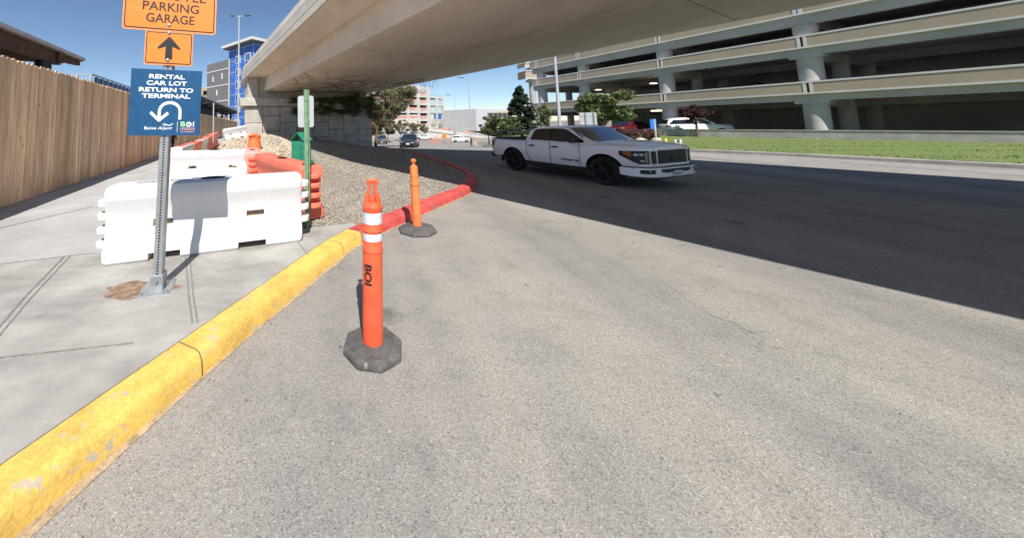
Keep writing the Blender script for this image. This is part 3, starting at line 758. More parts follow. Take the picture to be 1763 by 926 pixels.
# lower stud-framed end
L2 = 9.6; h2 = A(757, 168, 122).z+3
for j, x in enumerate((L1+.9+L2*.5, L1+.9+L2)):
    c = MB(); c.box((x, -.1, h2/2), (.9, .8, h2)); c.build('column', M_CWHITE, cg)
k = MB(); fz2 = [h2-i*2.95 for i in range(5)]
for z in fz2: k.box((L1+.9+L2/2, 9, z-.2), (L2, 18, .4)); k.box((L1+.9+L2/2, -.05, z-.1), (L2+.4, .3, .55))
k.build('floor_slabs', M_CWHITE, cg)
k = MB()
for z in fz2[1:]:
    for x in np.arange(L1+1.2, L1+L2+.9, .85): k.box((x, .25, z+1.35), (.16, .12, 2.5))
for x in np.arange(L1+1, L1+L2+1.2, 1.3): k.box((x, -.1, h2+.6), (.07, .07, 1.2))
k.box((L1+.9+L2/2, -.1, h2+1.1), (L2, .07, .07)); k.box((L1+.9+L2/2, -.1, h2+.6), (L2, .07, .07)); k.build('metal_studs', M_STUD, cg)
k = MB(); k.box((L1+.9+L2/2, 6, h2/2), (L2-.5, .3, h2-.6)); k.build('sheathing', M_BLUEG, cg)
k = MB(); k.box((L1+.9+L2*.62, .2, fz2[3]+1.2), (L2*.55, .08, 2.2)); k.build('blue_sheathing', M_BLUEW, cg)

# long blue building
bb, L, h = quad_building('blue_building', 772, 822, 158, 150, A(800, 200, 154).z, -3, 15, M_BLUEW, 'low blue glass and wrap building behind the far lamp posts', 'building')
k = MB(); k.box((L/2, 6, h/2), (L, 11.6, h)); k.build('wall', M_BLUEG, bb)
k = MB(); k.box((L/2, .05, h-.75), (L+.1, .3, 1.5)); k.build('blue_band', M_BLUEW, bb)
for j in range(5):
    for z_, w_ in ((h*.45+.9, 1.9), (h*.18, 1.7)): k = MB(); k.box((1.2+j*L/5, .05, z_), (w_, .3, .9)); k.build('white_panel', M_LGREY, bb)
for j in range(5):
    k = MB(); k.box((2.9+j*L/5, .02, h*.42), (1.2, .2, h*.7)); k.build('window', M_GLASS, bb)
# light grey building
lb, L, h = quad_building('grey_building', 820, 884, 106, 120, A(840, 188, 110).z, -3, 15, M_LGREY, 'pale grey box building with ribbon windows behind the small trees', 'building')
k = MB(); k.box((L/2, 7, h/2), (L, 14, h)); k.build('wall', M_LGREY, lb)
for z in (h-2.15, h-4.5):
    k = MB(); k.box((L*.62, -.02, z), (L*.66, .2, 1.6)); f = k.build('ribbon_window', M_GLASS, lb)
    for j in range(6): k = MB(); k.box((L*.3+j*L*.128, -.13, z), (.12, .08, 1.6)); k.build('mullion', M_GART, f)
k = MB(); k.box((L*.78, -.05, h-1.05), (L*.44, .25, .55)); k.build('tan_band', M_TANB, lb)
# sloping white ramp wall with orange trim behind the far road
rp = thing('ramp_wall', A(735, 232, 88), 'long pale concrete ramp wall sloping down behind the far traffic cones', 'ramp wall')
k = MB(); P0 = rp.location; pts = [(725,219.5),(760,223.5),(800,229),(835,235),(905,240)]
tp = [A(u, v, 88-.06*(u-735))-P0 for u, v in pts]
for a, b in zip(tp[:-1], tp[1:]):
    k.add([a, b, (b.x,b.y,-4-P0.z), (a.x,a.y,-4-P0.z), a+Vector((0,.4,0)), b+Vector((0,.4,0)), (b.x,b.y+.4,-4-P0.z), (a.x,a.y+.4,-4-P0.z)], [(0,1,2,3),(4,7,6,5),(0,4,5,1),(3,2,6,7),(0,3,7,4),(1,5,6,2)])
k.build('wall', M_CWHITE, rp)
k = MB()
for a, b in zip(tp[:-1], tp[1:]): k.bar(a+Vector((0,-.06,-.85)), b+Vector((0,-.06,-.85)), .16, .22)
k.build('ledge', M_CURB, rp)
k = MB(); 
for u0, u1, v in ((757, 776, 221.5), (800, 815, 226)): k.bar(A(u0, v, 90)-P0, A(u1, v+1.5, 89)-P0, .2, .7)
tag(k.build('orange_net', M_NET, rp), 'orange netting along the ramp top')
k = MB(); k.bar(A(735, 237, 86)-P0, A(640, 240, 96)-P0, .5, 2.6); k.build('lower_wall', M_PANEL, rp)

# blue-wrapped hotel and grey brick wing (left)
ht, L, h = quad_building('hotel_tower', 393, 436, 88, 80, A(436, 70, 80).z, -1, 14, M_BLUEW, 'tall hotel tower under construction wrapped in bright blue membrane', 'tower')
k = MB(); k.box((L/2, 7, h/2), (L, 14, h)); k.build('wall', M_BLUEW, ht)
k = MB(); k.box((L/2+.3, 6.5, h+.1), (L+3, 16.5, .7)); o = k.build('roof', M_GART, ht)
k = MB(); k.box((L/2+.3, 6.6, h-.35), (L+2.4, 15.8, .25)); k.build('roof_soffit', M_GBRICK, ht)
k = MB(); 
for z in np.arange(2, h-.8, 3.2): k.box((L/2, -.01, z), (L, .06, .12)); k.box((L+.01, 7, z), (.06, 14, .12))
for x in (0.05, L*.33, L*.66, L-.05): k.box((x, -.01, h/2), (.12, .06, h-1))
k.build('seam_tape', M_LGREY, ht)
k = MB(); k.box((L+.03, 7.6, h/2-1), (.16, 7.5, h-3.2)); k.build('grey_panel', M_GBRICK, ht)
for z in np.arange(2.6, h-2.5, 3.55):
    for x in (L*.40, L*.80):
        k = MB(); k.box((x, -.04, z+1.0), (2.3, .2, 2.2)); f = k.build('window', M_GART, ht)
        k = MB(); k.box((x-.5, -.14, z+1.0), (.85, .06, 1.8)); k.box((x+.5, -.14, z+1.0), (.85, .06, 1.8)); k.build('pane', M_BLUEG, f)
gb, L, h = quad_building('grey_brick_wing', 355, 394, 95, 87, A(393, 102, 87).z, -1, 12, M_GBRICK, 'grey brick building wing with white bands left of the blue hotel', 'building')
k = MB(); k.box((L/2, 6, h/2), (L, 12, h)); k.build('wall', M_GBRICK, gb)
k = MB()
for z in (h-2.6, h-7.2, h-11.8, h-16): k.box((L/2, -.03, z), (L, .14, .28))
k.box((L-.1, -.03, h/2), (.3, .14, h)); k.build('white_band', M_GART, gb)
for x, z in ((L*.3,h-4.9),(L*.7,h-4.6),(L*.48,h-9.2),(L*.26,h-13.8),(L*.68,h-13.6)):
    k = MB(); k.box((x, -.04, z), (.55, .2, 1.7)); k.build('window', M_GART, gb)
tb, L, h = quad_building('tan_building', 338, 357, 100, 102, A(350, 150, 100).z, -1, 10, M_TANB, 'small tan building peeking out just left of grey brick wing', 'building')
k = MB(); k.box((L/2, 5, h/2), (L, 10, h)); k.build('wall', M_TANB, tb)
for z in (h-1.8, h-4.4):
    k = MB(); k.box((L*.75, -.04, z), (1.3, .2, 1.3)); k.build('window', M_GLASS, tb)

# ================================================================== CANOPIES BEYOND THE FENCE
CXK = -8.4
def can(y, off=0): return Vector((CXK-.341*y-off, y, 0))
c1 = thing('steel_canopy', can(15), 'rusty brown steel canopy roof rising above the near end of the fence', 'canopy'); O = c1.location.copy()
def P(y, off, z): q = can(y, off); return Vector((q.x, q.y, z))-O
ze = A(143, 107, 15.8).z
def roofquad(k, y0, y1, o0, o1, z0, z1, th=.1):
    vs = [P(y0,o0,z0), P(y1,o0,z0), P(y1,o1,z1), P(y0,o1,z1)]
    k.add(vs+[v+Vector((0,0,th)) for v in vs], [(0,1,2,3),(4,7,6,5),(0,4,5,1),(1,5,6,2),(2,6,7,3),(3,7,4,0)])
k = MB(); roofquad(k, -4, 15.6, -.1, 9, ze-.05, ze+.7, .12)
o = k.build('roof_deck', M_DECKM, c1)
k = MB(); k.bar(P(-4, -.15, ze+.08), P(15.65, -.15, ze+.08), .1, .14); k.build('roof_edge', M_ROOFE, c1)
k = MB(); k.bar(P(-4, .1, ze-.32), P(13.8, .1, ze-.32), .25, .5); k.bar(P(13.8, .1, ze-.25), P(15.5, .1, ze-.12), .2, .26)
k.bar(P(13.6, -.2, ze-.3), P(13.6, 9, ze+.4), .25, .45); k.bar(P(6, -.1, ze-.3), P(6, 9, ze+.4), .25, .45); k.bar(P(-4, 4.4, ze+.0), P(15.4, 4.4, ze+.0), .2, .4)
k.build('beam', M_RUST, c1)
k = MB()
for o_ in np.arange(.6, 8.8, .42): k.bar(P(-4, o_, ze-.07+o_*.083), P(15.5, o_, ze-.07+o_*.083), .1, .07)
k.build('deck_rib', M_DECKM, c1)
for y in (12.9, 5.2):
    for o_ in (.15, 7.5):
        k = MB(); q = P(y, o_, 0)
        for dx in (-.17, .17): k.box((q.x+dx, q.y, (ze-.5)/2), (.04, .38, ze-.5))
        k.box((q.x, q.y, (ze-.5)/2), (.34, .04, ze-.5)); k.build('column', M_DSTEEL, c1)
# framed parapet of metal studs behind it
mf = thing('stud_framing', A(155, 170, 26), 'row of shiny metal stud framing above the middle of fence', 'framing'); O2 = mf.location.copy(); O2z = O2.copy()
cz = A(155, 131, 26).z+.15; cx0 = Vector((O2.x, O2.y, 0))
def fpt(s, z): return Vector((cx0.x-.341*s, cx0.y+s, z))-O2
k = MB(); k2 = MB()
for s in np.arange(0, 40, 1.05): k.bar(fpt(s, cz-2.2), fpt(s, cz), .1, .16)
for z in (cz, cz-1.15): k.bar(fpt(0, z), fpt(40, z), .14, .1)
for q in range(1, 5):
    a = Vector((cx0.x-q*1.3, cx0.y+q*.15, 0))-O2; k.bar(a+Vector((0,0,cz-2.2)), a+Vector((0,0,cz)), .1, .16)
for z in (cz, cz-1.0): k.bar(Vector((cx0.x,cx0.y,z))-O2, Vector((cx0.x-6,cx0.y+.7,z))-O2, .1, .1)
k.build('studs', M_STUD, mf)
for s in (0,): k2.bar(fpt(.2, cz-1.75), fpt(40, cz-1.75), .06, .9)
k2.build('dark_sheathing', M_DSTEEL, mf)
k = MB(); k.bar(fpt(.6, cz-.62), fpt(40, cz-.62), .03, .95); k.build('blue_glazing', M_BLUEG, mf)
# far dark canopy between the sign and the bridge wall
c2 = thing('far_canopy', A(375, 200, 64), 'long dark steel canopy behind the farther fence beside the bridge', 'canopy'); O3 = c2.location.copy()
k = MB(); a = A(325, 158, 52)-O3; b = A(412, 194, 70)-O3; bk = Vector((-6, 8, .2))
vs = [a, b, b+bk, a+bk]; k.add(vs+[v+Vector((0,0,.35)) for v in vs], [(0,1,2,3),(4,7,6,5),(0,4,5,1),(1,5,6,2),(2,6,7,3),(3,7,4,0)]); k.build('roof', M_GAR, c2)
k = MB(); k.bar(a+Vector((0,.3,-.3)), b+Vector((0,.3,-.3)), .3, .5); k.bar(a+bk*.95+Vector((0,0,-.4)), b+bk*.95+Vector((0,0,-.4)), .3, .5)
for t in np.linspace(.05, .95, 8): q = a.lerp(b, t); k.bar(q+Vector((0,0,-.25)), q+bk+Vector((0,0,-.25)), .2, .4)
k.build('beam', M_DSTEEL, c2)
for t in np.linspace(.08, .95, 5):
    q = a.lerp(b, t)+bk*.5; k = MB(); k.box((q.x, q.y, (q.z-4.5-.2)/2-O3.z*0), (.35, .35, abs(q.z)+6)); k.build('column', M_DSTEEL, c2)
k = MB(); k.box(a.lerp(b,.5)+bk*1.1+Vector((0,0,-2)), (9.5, .3, 3.4), rz=math.atan2((b-a).y, (b-a).x)); k.build('back_screen', M_DSTEEL, c2)

# ================================================================== SIGN POST
pb = G(272, 497, SW); sc_ = (A(272, 237, pb.y).z-A(272, 497, pb.y).z)/260
sg = thing('sign_post', pb, 'perforated steel post carrying orange garage signs above a blue rental return sign', 'sign', rz=R(15.5))
sg.rotation_mode = 'ZYX'
sg.matrix_world = Matrix.Translation(pb) @ Matrix.Rotation(R(1.35), 4, 'Y') @ Matrix.Rotation(R(15.5), 4, 'Z') @ Matrix.Diagonal((.885, 1, 1, 1))
pwid = .094
k = MB(); k.box((0,0,1.75), (pwid, pwid, 3.4)); o = k.build('post', M_GALV, sg); bevel(o, .008)
k = MB()
for i in range(118):
    z = .16+i*.0273
    k.add([(.011*math.cos(a*.785)*1.0, -pwid/2-.0008, z+.009*math.sin(a*.785)) for a in range(8)], [tuple(range(8))])
k.build('post_holes', M_BLACK, sg, fix=False)
k = MB(); k.box((0,0,.075), (pwid+.035, pwid+.035, .15)); k.box((0,0,.006), (.3,.3,.012)); o = k.build('base_sleeve', M_GALV, sg); bevel(o, .006)
k = MB()
for x, y in ((.06,-.06),(-.06,-.06)): pass
k.lathe([(.014,0),(.014,.02),(.009,.026)], 8, M=Matrix.Translation((.0,-.066,.1)) @ Matrix.Rotation(R(90),4,'X'))
for x in (-.12,.12):
    for y in (-.12,.12): k.lathe([(.013,.01),(.013,.035)], 6, M=Matrix.Translation((x,y,0)))
k.build('bolt', M_GALV, sg)
def px(n): return n*sc_
ys_ = -pwid/2-.012
def sign_panel(name, m_face, wd, ht, zc, xc, r, label, border=None, inset=0, mborder=None):
    k = MB(); plate(k, round_rect(wd, ht, r), ys_-.004, ys_+.004, xc, zc); o = k.build(name, m_face if not mborder else mborder, sg)
    if label: o['label'] = label
    if mborder:
        k = MB(); plate(k, round_rect(wd-2*inset, ht-2*inset, max(.005, r-inset*.6)), ys_-.0052, ys_-.004, xc, zc); k.build('black_border', M_BLACK, o)
        q = inset+border; k = MB(); plate(k, round_rect(wd-2*q, ht-2*q, max(.004, r-q*.6)), ys_-.0064, ys_-.0052, xc, zc); k.build('orange_field', m_face, o)
    return o
# blue sign
bz = px(322.5); bw, bh = px(128), px(117)
bs = sign_panel('blue_panel', M_BLSIGN, bw, bh, bz, px(1), .006, 'blue rental car lot return panel')
yt = ys_-.0052
k = MB(); X0 = px(1)
for i, (tx, wpx) in enumerate((('RENTAL', 65), ('CAR LOT', 73), ('RETURN TO', 98), ('TERMINAL', 88))):
    plate_text(k, tx, X0, bz+px((45.3,33.7,21.6,10.6)[i]), px(10.3), yt, px(wpx), px(.30))
k.build('lettering', M_SIGNW, bs, fix=False)
k = MB()                                            # U-turn arrow
pts = []; cx_, cz_ = X0+px(7.5), bz-px(16.5); rr = px(18.7)
path = [(cx_+rr, cz_-px(14)), (cx_+rr, cz_)]+[(cx_+rr*math.cos(a), cz_+px(16)*math.sin(a)) for a in np.linspace(0.05, math.pi, 22)]+[(cx_-rr, cz_-px(10)), (cx_-rr, cz_-px(14))]
def ribbon(mb, path, wd, y):
    L_, R__ = [], []
    for i, q in enumerate(path):
        a = path[max(0,i-1)]; b = path[min(len(path)-1,i+1)]; d = Vector((b[0]-a[0], b[1]-a[1])).normalized(); n = Vector((-d.y, d.x))*wd/2
        L_.append((q[0]+n.x, y, q[1]+n.y)); R__.append((q[0]-n.x, y, q[1]-n.y))
    mb.grid([L_, R__], smooth=False)
ribbon(k, path, px(5.2), yt)
tip = (cx_-rr, cz_-px(15.5))
ribbon(k, [(tip[0]-px(15.5), tip[1]+px(14)), (tip[0], tip[1]), (tip[0]+px(0.1), tip[1])], px(5.2), yt-.0006)
ribbon(k, [(tip[0]+px(16), tip[1]+px(13)), (tip[0], tip[1]), (tip[0]-px(.1), tip[1])], px(5.2), yt-.0012)
k.build('turn_arrow', M_SIGNW, bs, fix=False)
k = MB(); plate_text(k, 'Boise', X0-px(25.5), bz-px(45.8), px(7.4), yt, px(21), px(.08)); plate_text(k, 'Airport', X0+px(.5), bz-px(45.8), px(7.4), yt, px(26), px(.08), shear=.35)
ribbon(k, [(X0+px(-2), bz-px(41.5)), (X0+px(2), bz-px(39.6)), (X0+px(6), bz-px(41)), (X0+px(10), bz-px(40.5)), (X0+px(14), bz-px(37.2))], px(1.5), yt)
ribbon(k, [(X0+px(3.5*math.cos(a)-1), bz-px(40.5)+px(2.6*math.sin(a))) for a in np.linspace(.2, 3.0, 8)], px(.8), yt-.0005)
k.box((X0+px(22.4), yt, bz-px(43)), (px(.7), .0006, px(19))); k.build('airport_logo', M_SIGNW, bs, fix=False)
k = MB(); plate_text(k, 'B', X0+px(32.5), bz-px(39), px(11.5), yt, px(8.6), px(.4)); k.build('logo_letter', M_LGREEN, bs, fix=False)
k = MB(); ribbon(k, [(X0+px(43.2+4.4*math.cos(a)), bz-px(39)+px(3.6*math.sin(a))) for a in np.linspace(0, 6.2832, 22)], px(1.8), yt); 
ribbon(k, [(X0+px(41.5), bz-px(40.3)), (X0+px(45), bz-px(37.6))], px(.9), yt-.0005)
ribbon(k, [(X0+px(42.4), bz-px(37.9)), (X0+px(45), bz-px(37.6)), (X0+px(44.6), bz-px(40))], px(.7), yt-.0008)
plate_text(k, 'I', X0+px(52), bz-px(39), px(11.5), yt, px(2.2), px(.3)); k.build('logo_letter', M_SIGNW, bs, fix=False)
k = MB(); plate_text(k, 'UPGRADE', X0+px(41.5), bz-px(47.4), px(8), yt, px(26.5), px(.02)); k.box((X0+px(41.5), yt, bz-px(52.6)), (px(25), .0006, px(.9))); k.build('logo_word', M_ORTXT, bs, fix=False)
k = MB()
for z in (bz+px(46.5),): k.lathe([(.016,0),(.016,.004),(.008,.008)], 10, M=Matrix.Translation((0, yt+.001, z)) @ Matrix.Rotation(R(90),4,'X'))
k.build('bolt', M_GALV, bs)
# arrow sign
zpx = lambda v: A(282, v, pb.y).z-SW
az = zpx(86.2); aw, ah = px(88), px(62)
asn = sign_panel('arrow_panel', M_ORSIGN, aw, ah, az, px(1.5), px(5), 'small orange panel with black up arrow', px(1.9), px(2.2), M_ORBORD)
yb = ys_-.0075; k = MB(); xo = px(1.5)
arrow = [(-6.8,-20.5),(6.8,-20.5),(6.2,2.5),(20,-2.5),(20.5,1),(1.8,20.5),(-1.8,20.5),(-20.5,1),(-20,-2.5),(-6.2,2.5)]
k.add([(xo+px(a), yb, az+px(b)) for a, b in arrow], [tuple(range(10))]); k.build('up_arrow', M_BLACK, asn, fix=False)
# garage sign
gh = px(112); gz = zpx(58.5)+gh/2; gw = px(172)
gsn = sign_panel('garage_panel', M_ORSIGN, gw, gh, gz, px(2), px(6), 'large orange employee parking garage panel', px(2.2), px(3.0), M_ORBORD)
k = MB()
for i, (tx, wpx) in enumerate((('EMPLOYEE', 122), ('PARKING', 98), ('GARAGE', 84))): plate_text(k, tx, px(2), gz-px(33.5)+px(43.5-i*21.6), px(23), yb, px(wpx*1.06), px(.33))
k.build('lettering', M_BLACK, gsn, fix=False)
k = MB()
for z in (gz-gh/2+px(12), az+px(28), az-px(22)): k = MB(); k.lathe([(.019,0),(.019,.005),(.010,.011)], 10, M=Matrix.Translation((0, yb+.001, z)) @ Matrix.Rotation(R(90),4,'X')); k.build('bolt', M_GALV, sg)

# ================================================================== WATER FILLED BARRIERS
def make_barrier(L, h, m, name_label, cat_group, inner=M_BEIGEIN, cap=True, wscale=1.):
    t = thing('plastic_barrier', (0,0,0), name_label, 'barrier', group=cat_group)
    prof = [(.20,0),(.225,.03),(.225,.13),(.195,.19),(.155,.30),(.145,.46),(.165,.60),(.205,.70),(.215,.74),(.215,.81),(.19,.865),(.13,.88)]
    hs = h/.88; prof = [(a*wscale, b*hs) for a, b in prof]
    ring = [(-a, b) for a, b in prof]+[(a, b) for a, b in prof[::-1]]
    rows = []
    for x, s in ((-L/2, .86), (-L/2+.02, .95), (-L/2+.06, 1), (L/2-.06, 1), (L/2-.02, .95), (L/2, .86)):
        zc = h*.5; rows.append([(x, y*s, max(0, zc+(z-zc)*(1-(1-s)*.35))) for y, z in ring])
    k = MB(); k.loft(rows, mi=0); o = k.build('body', [m, inner], t, sharp=60)
    cs = []
    def cut(c, d, mi_=1):
        q = MB(); q.box(c, d); q.m = [0]*6; cs.append(q.build('cutter', [inner if mi_ else m])); 
    for fx in (-.235, .235):
        cut((fx*L, 0, h*.475), (.22, 1.2, .085)); cut((fx*.93*L, 0, .0), (.34, 1.2, .19))
    apply_bool(o, cs); bevel(o, .014, 2, 40)
    for f_ in o.data.polygons: f_.use_smooth = True
    o.data.set_sharp_from_angle(angle=R(35))
    for sx, zs_ in ((-1, (.20, .36, .52, .67)), (1, (.26, .42, .58, .73))):
        for z in zs_:
            k = MB(); pts = []
            for a in np.linspace(-math.pi/2, math.pi/2, 12): pts.append((sx*(L/2-.02+.06+.085*math.cos(a)), .12*math.sin(a)))
            pts += [(sx*(L/2-.03), .13), (sx*(L/2-.03), -.13)]
            k.prism(pts, z*hs-.038, z*hs+.038); q = k.build('knuckle', m, t); bevel(q, .016, 2, 40)
    if cap:
        k = MB(); k.lathe([(.11,0),(.11,.012),(.09,.016),(.09,.006),(.0,.006)], 20, M=Matrix.Translation((0,0,h-.002)) @ Matrix.Diagonal((1.35,.8,1,1))); k.build('fill_cap', M_BLK, t)
    return t
def place(t, a, b, z=None):
    a = Vector(a); b = Vector(b); c = (a+b)/2; d = b-a
    t.location = c; t.rotation_euler = (0, -math.atan2(d.z, Vector((d.x, d.y)).length), math.atan2(d.y, d.x)); return t
b1a, b1b = G(171, 460, SW), G(522, 415.5, SW)
dv = (b1b-b1a); BL = dv.length*.99; nrm = Vector((-dv.y, dv.x, 0)).normalized()
GRP = 'plastic barriers along the sidewalk'
B1 = make_barrier(BL, .885, M_WPLAS, 'big white plastic barrier in the foreground behind the sign post', GRP)
place(B1, b1a+nrm*.20, b1b+nrm*.20)
k = MB(); vs, fs = text_verts('NIXVA  TVXON', .115, .62, .004)
k.add([(-v.x-.55, -v.y-.01, .8855) for v in vs], fs); k.build('moulded_lettering', M_BLACK, B1, fix=False)
B2 = copy_tree(B1); B2['label'] = 'second white plastic barrier, closing the far end of the pen'
for ch in list(B2.children):
    if ch.name.startswith('moulded'): bpy.data.objects.remove(ch, do_unlink=True)
b2a = G(292, 316, SW); b2b = b2a+Vector((.962, .12, 0)).normalized()*BL
b2b = G(441, 311, SW); place(B2, b2a+nrm*.2, b2b+nrm*.2)
s2 = (b2b-b2a).length/BL; B2.scale = (s2, 1, 1)
OB = make_barrier(BL, .885, M_OPLAS, 'orange plastic barrier nearest the green post, end turned to the camera', GRP, inner=M_REDP)
oe = G(538, 379, SW-.02); of = A(452, 312, 8.1); of.z = SW-.02
od = (of-oe); place(OB, of, oe); OB.scale = (od.length/BL, 1.05, 1)
ob2 = copy_tree(OB); ob2['label'] = 'sun bleached orange barrier running from the second white barrier'
for ch in ob2.children:
    if ch.name.startswith('body'):
        ch.data = ch.data.copy(); ch.data.materials[0] = M_PPLAS
oh = G(449, 305, SW); o2a = of+Vector((-.32, .15, .0)); o2b = o2a+Vector((-.42, 1.35, .04)); place(ob2, o2b, o2a+Vector((.0,.05,0))); ob2.scale = (.62, 1, 1)
# chain of red and white barriers farther along the walk
specs = [('white plastic barrier just behind the second white barrier', M_WPLAS, 309, 282, 13.2, 13.8), ('faded red barrier third back in the chain', M_OPLAS, 0, 0, 0, 0)]
chain = [Vector((-5.9, 10.5, SW)), Vector((-6.75, 13.1, SW)), Vector((-7.6, 15.6, SW+.02)), Vector((-8.4, 18.0, SW+.06)), Vector((-9.2, 20.6, SW+.2)), Vector((-9.75, 22.6, SW+.3))]
labs = ['white barrier with red top lying first in the chain past the pen', 'faded red barrier second in the chain past the pen', 'white barrier third in the chain, next to thin pole', 'red barrier at the far end of chain by dirt mound', 'small red barrier meeting the tilted white barrier on mound']
for i in range(5):
    src = B2 if i % 2 == 0 and i < 4 else OB
    c = copy_tree(src); c['label'] = labs[i]; c['group'] = GRP; place(c, chain[i]+(chain[i+1]-chain[i]).normalized()*.12, chain[i+1]); c.scale = ((chain[i+1]-chain[i]).length/BL*.93, 1, 1)
    if src is B2:                                   # red lid on the white bodies
        k = MB(); k.box((0,0,.887), (BL*.72, .25, .02)); o = k.build('red_lid', M_REDP, c); bevel(o, .01)
wb = copy_tree(B2); wb['label'] = 'white barrier tilted up on dirt mound against the bridge wall'
ya = 23.4; wa = A(387, 242.5, ya); wbb = A(424, 235, 24.6); place(wb, wa, wbb); wb.scale = ((wbb-wa).length/BL, 1, 1)

# ================================================================== DELINEATORS, DRUM
d1 = GR(642, 603)
D1 = thing('delineator_post', d1, 'tall orange delineator post with two white reflective bands beside yellow curb', 'delineator', group='orange delineators')
zt = A(642, 310, d1.y).z; q = lambda v: A(642, v, d1.y).z; r1 = 16.4*d1.y/530; D1.rotation_euler = (0, R(1.3), 0)
k = MB(); k.lathe([(r1*1.02,.03),(r1*1.0,q(440)-.3)]+[(r1,q(432)),(r1*1.0,q(432)),(r1*1.07,q(430)),(r1*1.07,q(427)),(r1,q(425)),(r1*.97,q(397)),(r1*1.05,q(395.5)),(r1*1.05,q(392)),(r1*.97,q(390)),(r1*.97,q(362)),(r1*1.03,q(359)),(r1*1.02,q(354)),(r1*.8,q(350)),(r1*.62,q(347))], 32); k.build('tube', M_DELIN, D1)
for v0, v1 in ((382.5, 363.5), (417.5, 398.5)):
    k = MB(); k.lathe([(r1*.985,q(v0)),(r1*.985,q(v1))], 32, cap=False); k.build('reflective_band', M_REFL, D1)
k = MB(); ra = r1*.72
for sx in (-1, 1):
    k.tube([(sx*r1*.62,0,q(350)),(sx*r1*.52,0,q(338)),(sx*r1*.34,0,q(328)),(sx*r1*.3,0,q(318))], [r1*.3,r1*.27,r1*.2,r1*.2], 10)
k.tube([(-r1*.62,0,q(314.5)),(-r1*.45,0,q(312)),(0,0,q(311.5)),(r1*.45,0,q(312)),(r1*.62,0,q(314.5))], [r1*.16,r1*.21,r1*.2,r1*.21,r1*.16], 10)
k.tube([(-r1*.3,0,q(318)),(-r1*.25,0,q(312))], r1*.2, 8); k.tube([(r1*.3,0,q(318)),(r1*.25,0,q(312))], r1*.2, 8)
k.tube([(0,0,q(349)),(0,0,q(336))], [r1*.34, r1*.2], 8)
k.build('grab_handle', M_DELIN, D1)
k = MB()                                             # BOI stencil turned on its side, wrapped round the tube
vs, fs = text_verts('BOI', .08, .15, .003)
zc = q(466.5)
def wrapv(v):
    a = -math.pi/2-.60+(v.y)/r1; rr = r1*1.02; return (rr*math.cos(a), rr*math.sin(a), zc-v.x)
bs_ = bmesh.new(); bv_ = [bs_.verts.new(v) for v in vs]
for f in fs: bs_.faces.new([bv_[i] for i in f])
bmesh.ops.triangulate(bs_, faces=bs_.faces)
for _ in range(3): bmesh.ops.subdivide_edges(bs_, edges=[e for e in bs_.edges if e.calc_length() > .008], cuts=1)
bmesh.ops.triangulate(bs_, faces=bs_.faces); bs_.verts.index_update()
k.add([wrapv(v.co) for v in bs_.verts], [tuple(v.index for v in f.verts) for f in bs_.faces]); bs_.free()

k.build('stencil_lettering', M_BLACK, D1, fix=False)
k = MB(); n = 8
k.lathe([(.23,0),(.23,.045),(.2,.065),(r1*1.2,.075)], 8, smooth=False, M=Matrix.Rotation(R(12), 4, 'Z')); o = k.build('rubber_base', M_RUB, D1); bevel(o, .012, 3)
d2 = GR(718.5, 398)
D2 = thing('delineator_post', d2, 'plain faded orange delineator on grey rubber base by red curb', 'delineator', group='orange delineators')
q = lambda v: A(716, v, d2.y).z; r2 = 7.3*d2.y/530
k = MB(); k.lathe([(r2*1.06,.02),(r2*.98,q(330)),(r2*.95,q(319)),(r2*1.06,q(318)),(r2*1.06,q(316)),(r2*.92,q(315)),(r2*.92,q(303)),(r2*.96,q(302)),(r2*.9,q(300)),(r2*.9,q(286.5)),(r2*.6,q(285.5)),(r2*.36,q(284)),(r2*.3,q(281)),(r2*.55,q(279.5)),(r2*.62,q(277)),(r2*.58,q(275)),(r2*.3,q(273.5))], 28)
o = k.build('tube', M_DELIN2, D2)
k = MB(); k.lathe([(.305,0),(.305,.035),(.27,.06),(.2,.085),(.09,.095)], 8, smooth=False, M=Matrix.Rotation(R(22), 4, 'Z')); o = k.build('rubber_base', M_RUB, D2); bevel(o, .008)
D2.rotation_euler = (0, R(-1.2), 0)
dp = Vector((A(438, 262, 17).x, 17, 0)); dp.z = hz(dp.x, dp.y)-.05
dr = thing('traffic_drum', dp, 'faded orange traffic drum on the dirt mound', 'drum'); hh = A(437, 231.5, 17).z-dp.z
k = MB(); k.lathe([(.39,0),(.40,.03),(.37,.1),(.36,hh*.3),(.34,hh*.32),(.335,hh*.55),(.32,hh*.57),(.31,hh*.82),(.325,hh*.83),(.325,hh*.93),(.3,hh*.95),(.2,hh*.96)], 28); k.build('drum_body', M_DRUM, dr)
k = MB(); k.lathe([(.362,hh*.3),(.345,hh*.56)], 28, cap=False); k.build('band', M_DELIN2, dr)
k = MB(); k.box((0,0,hh), (.34,.06,.06)); k.build('handle', M_DRUM, dr)
k = MB(); vs, fs = text_verts('M D', .13, .3, .006); k.add([(.331*math.sin(v.x/.33), -.331*math.cos(v.x/.33), hh*.88+v.y) for v in vs], fs); k.build('lettering', M_BLACK, dr, fix=False)

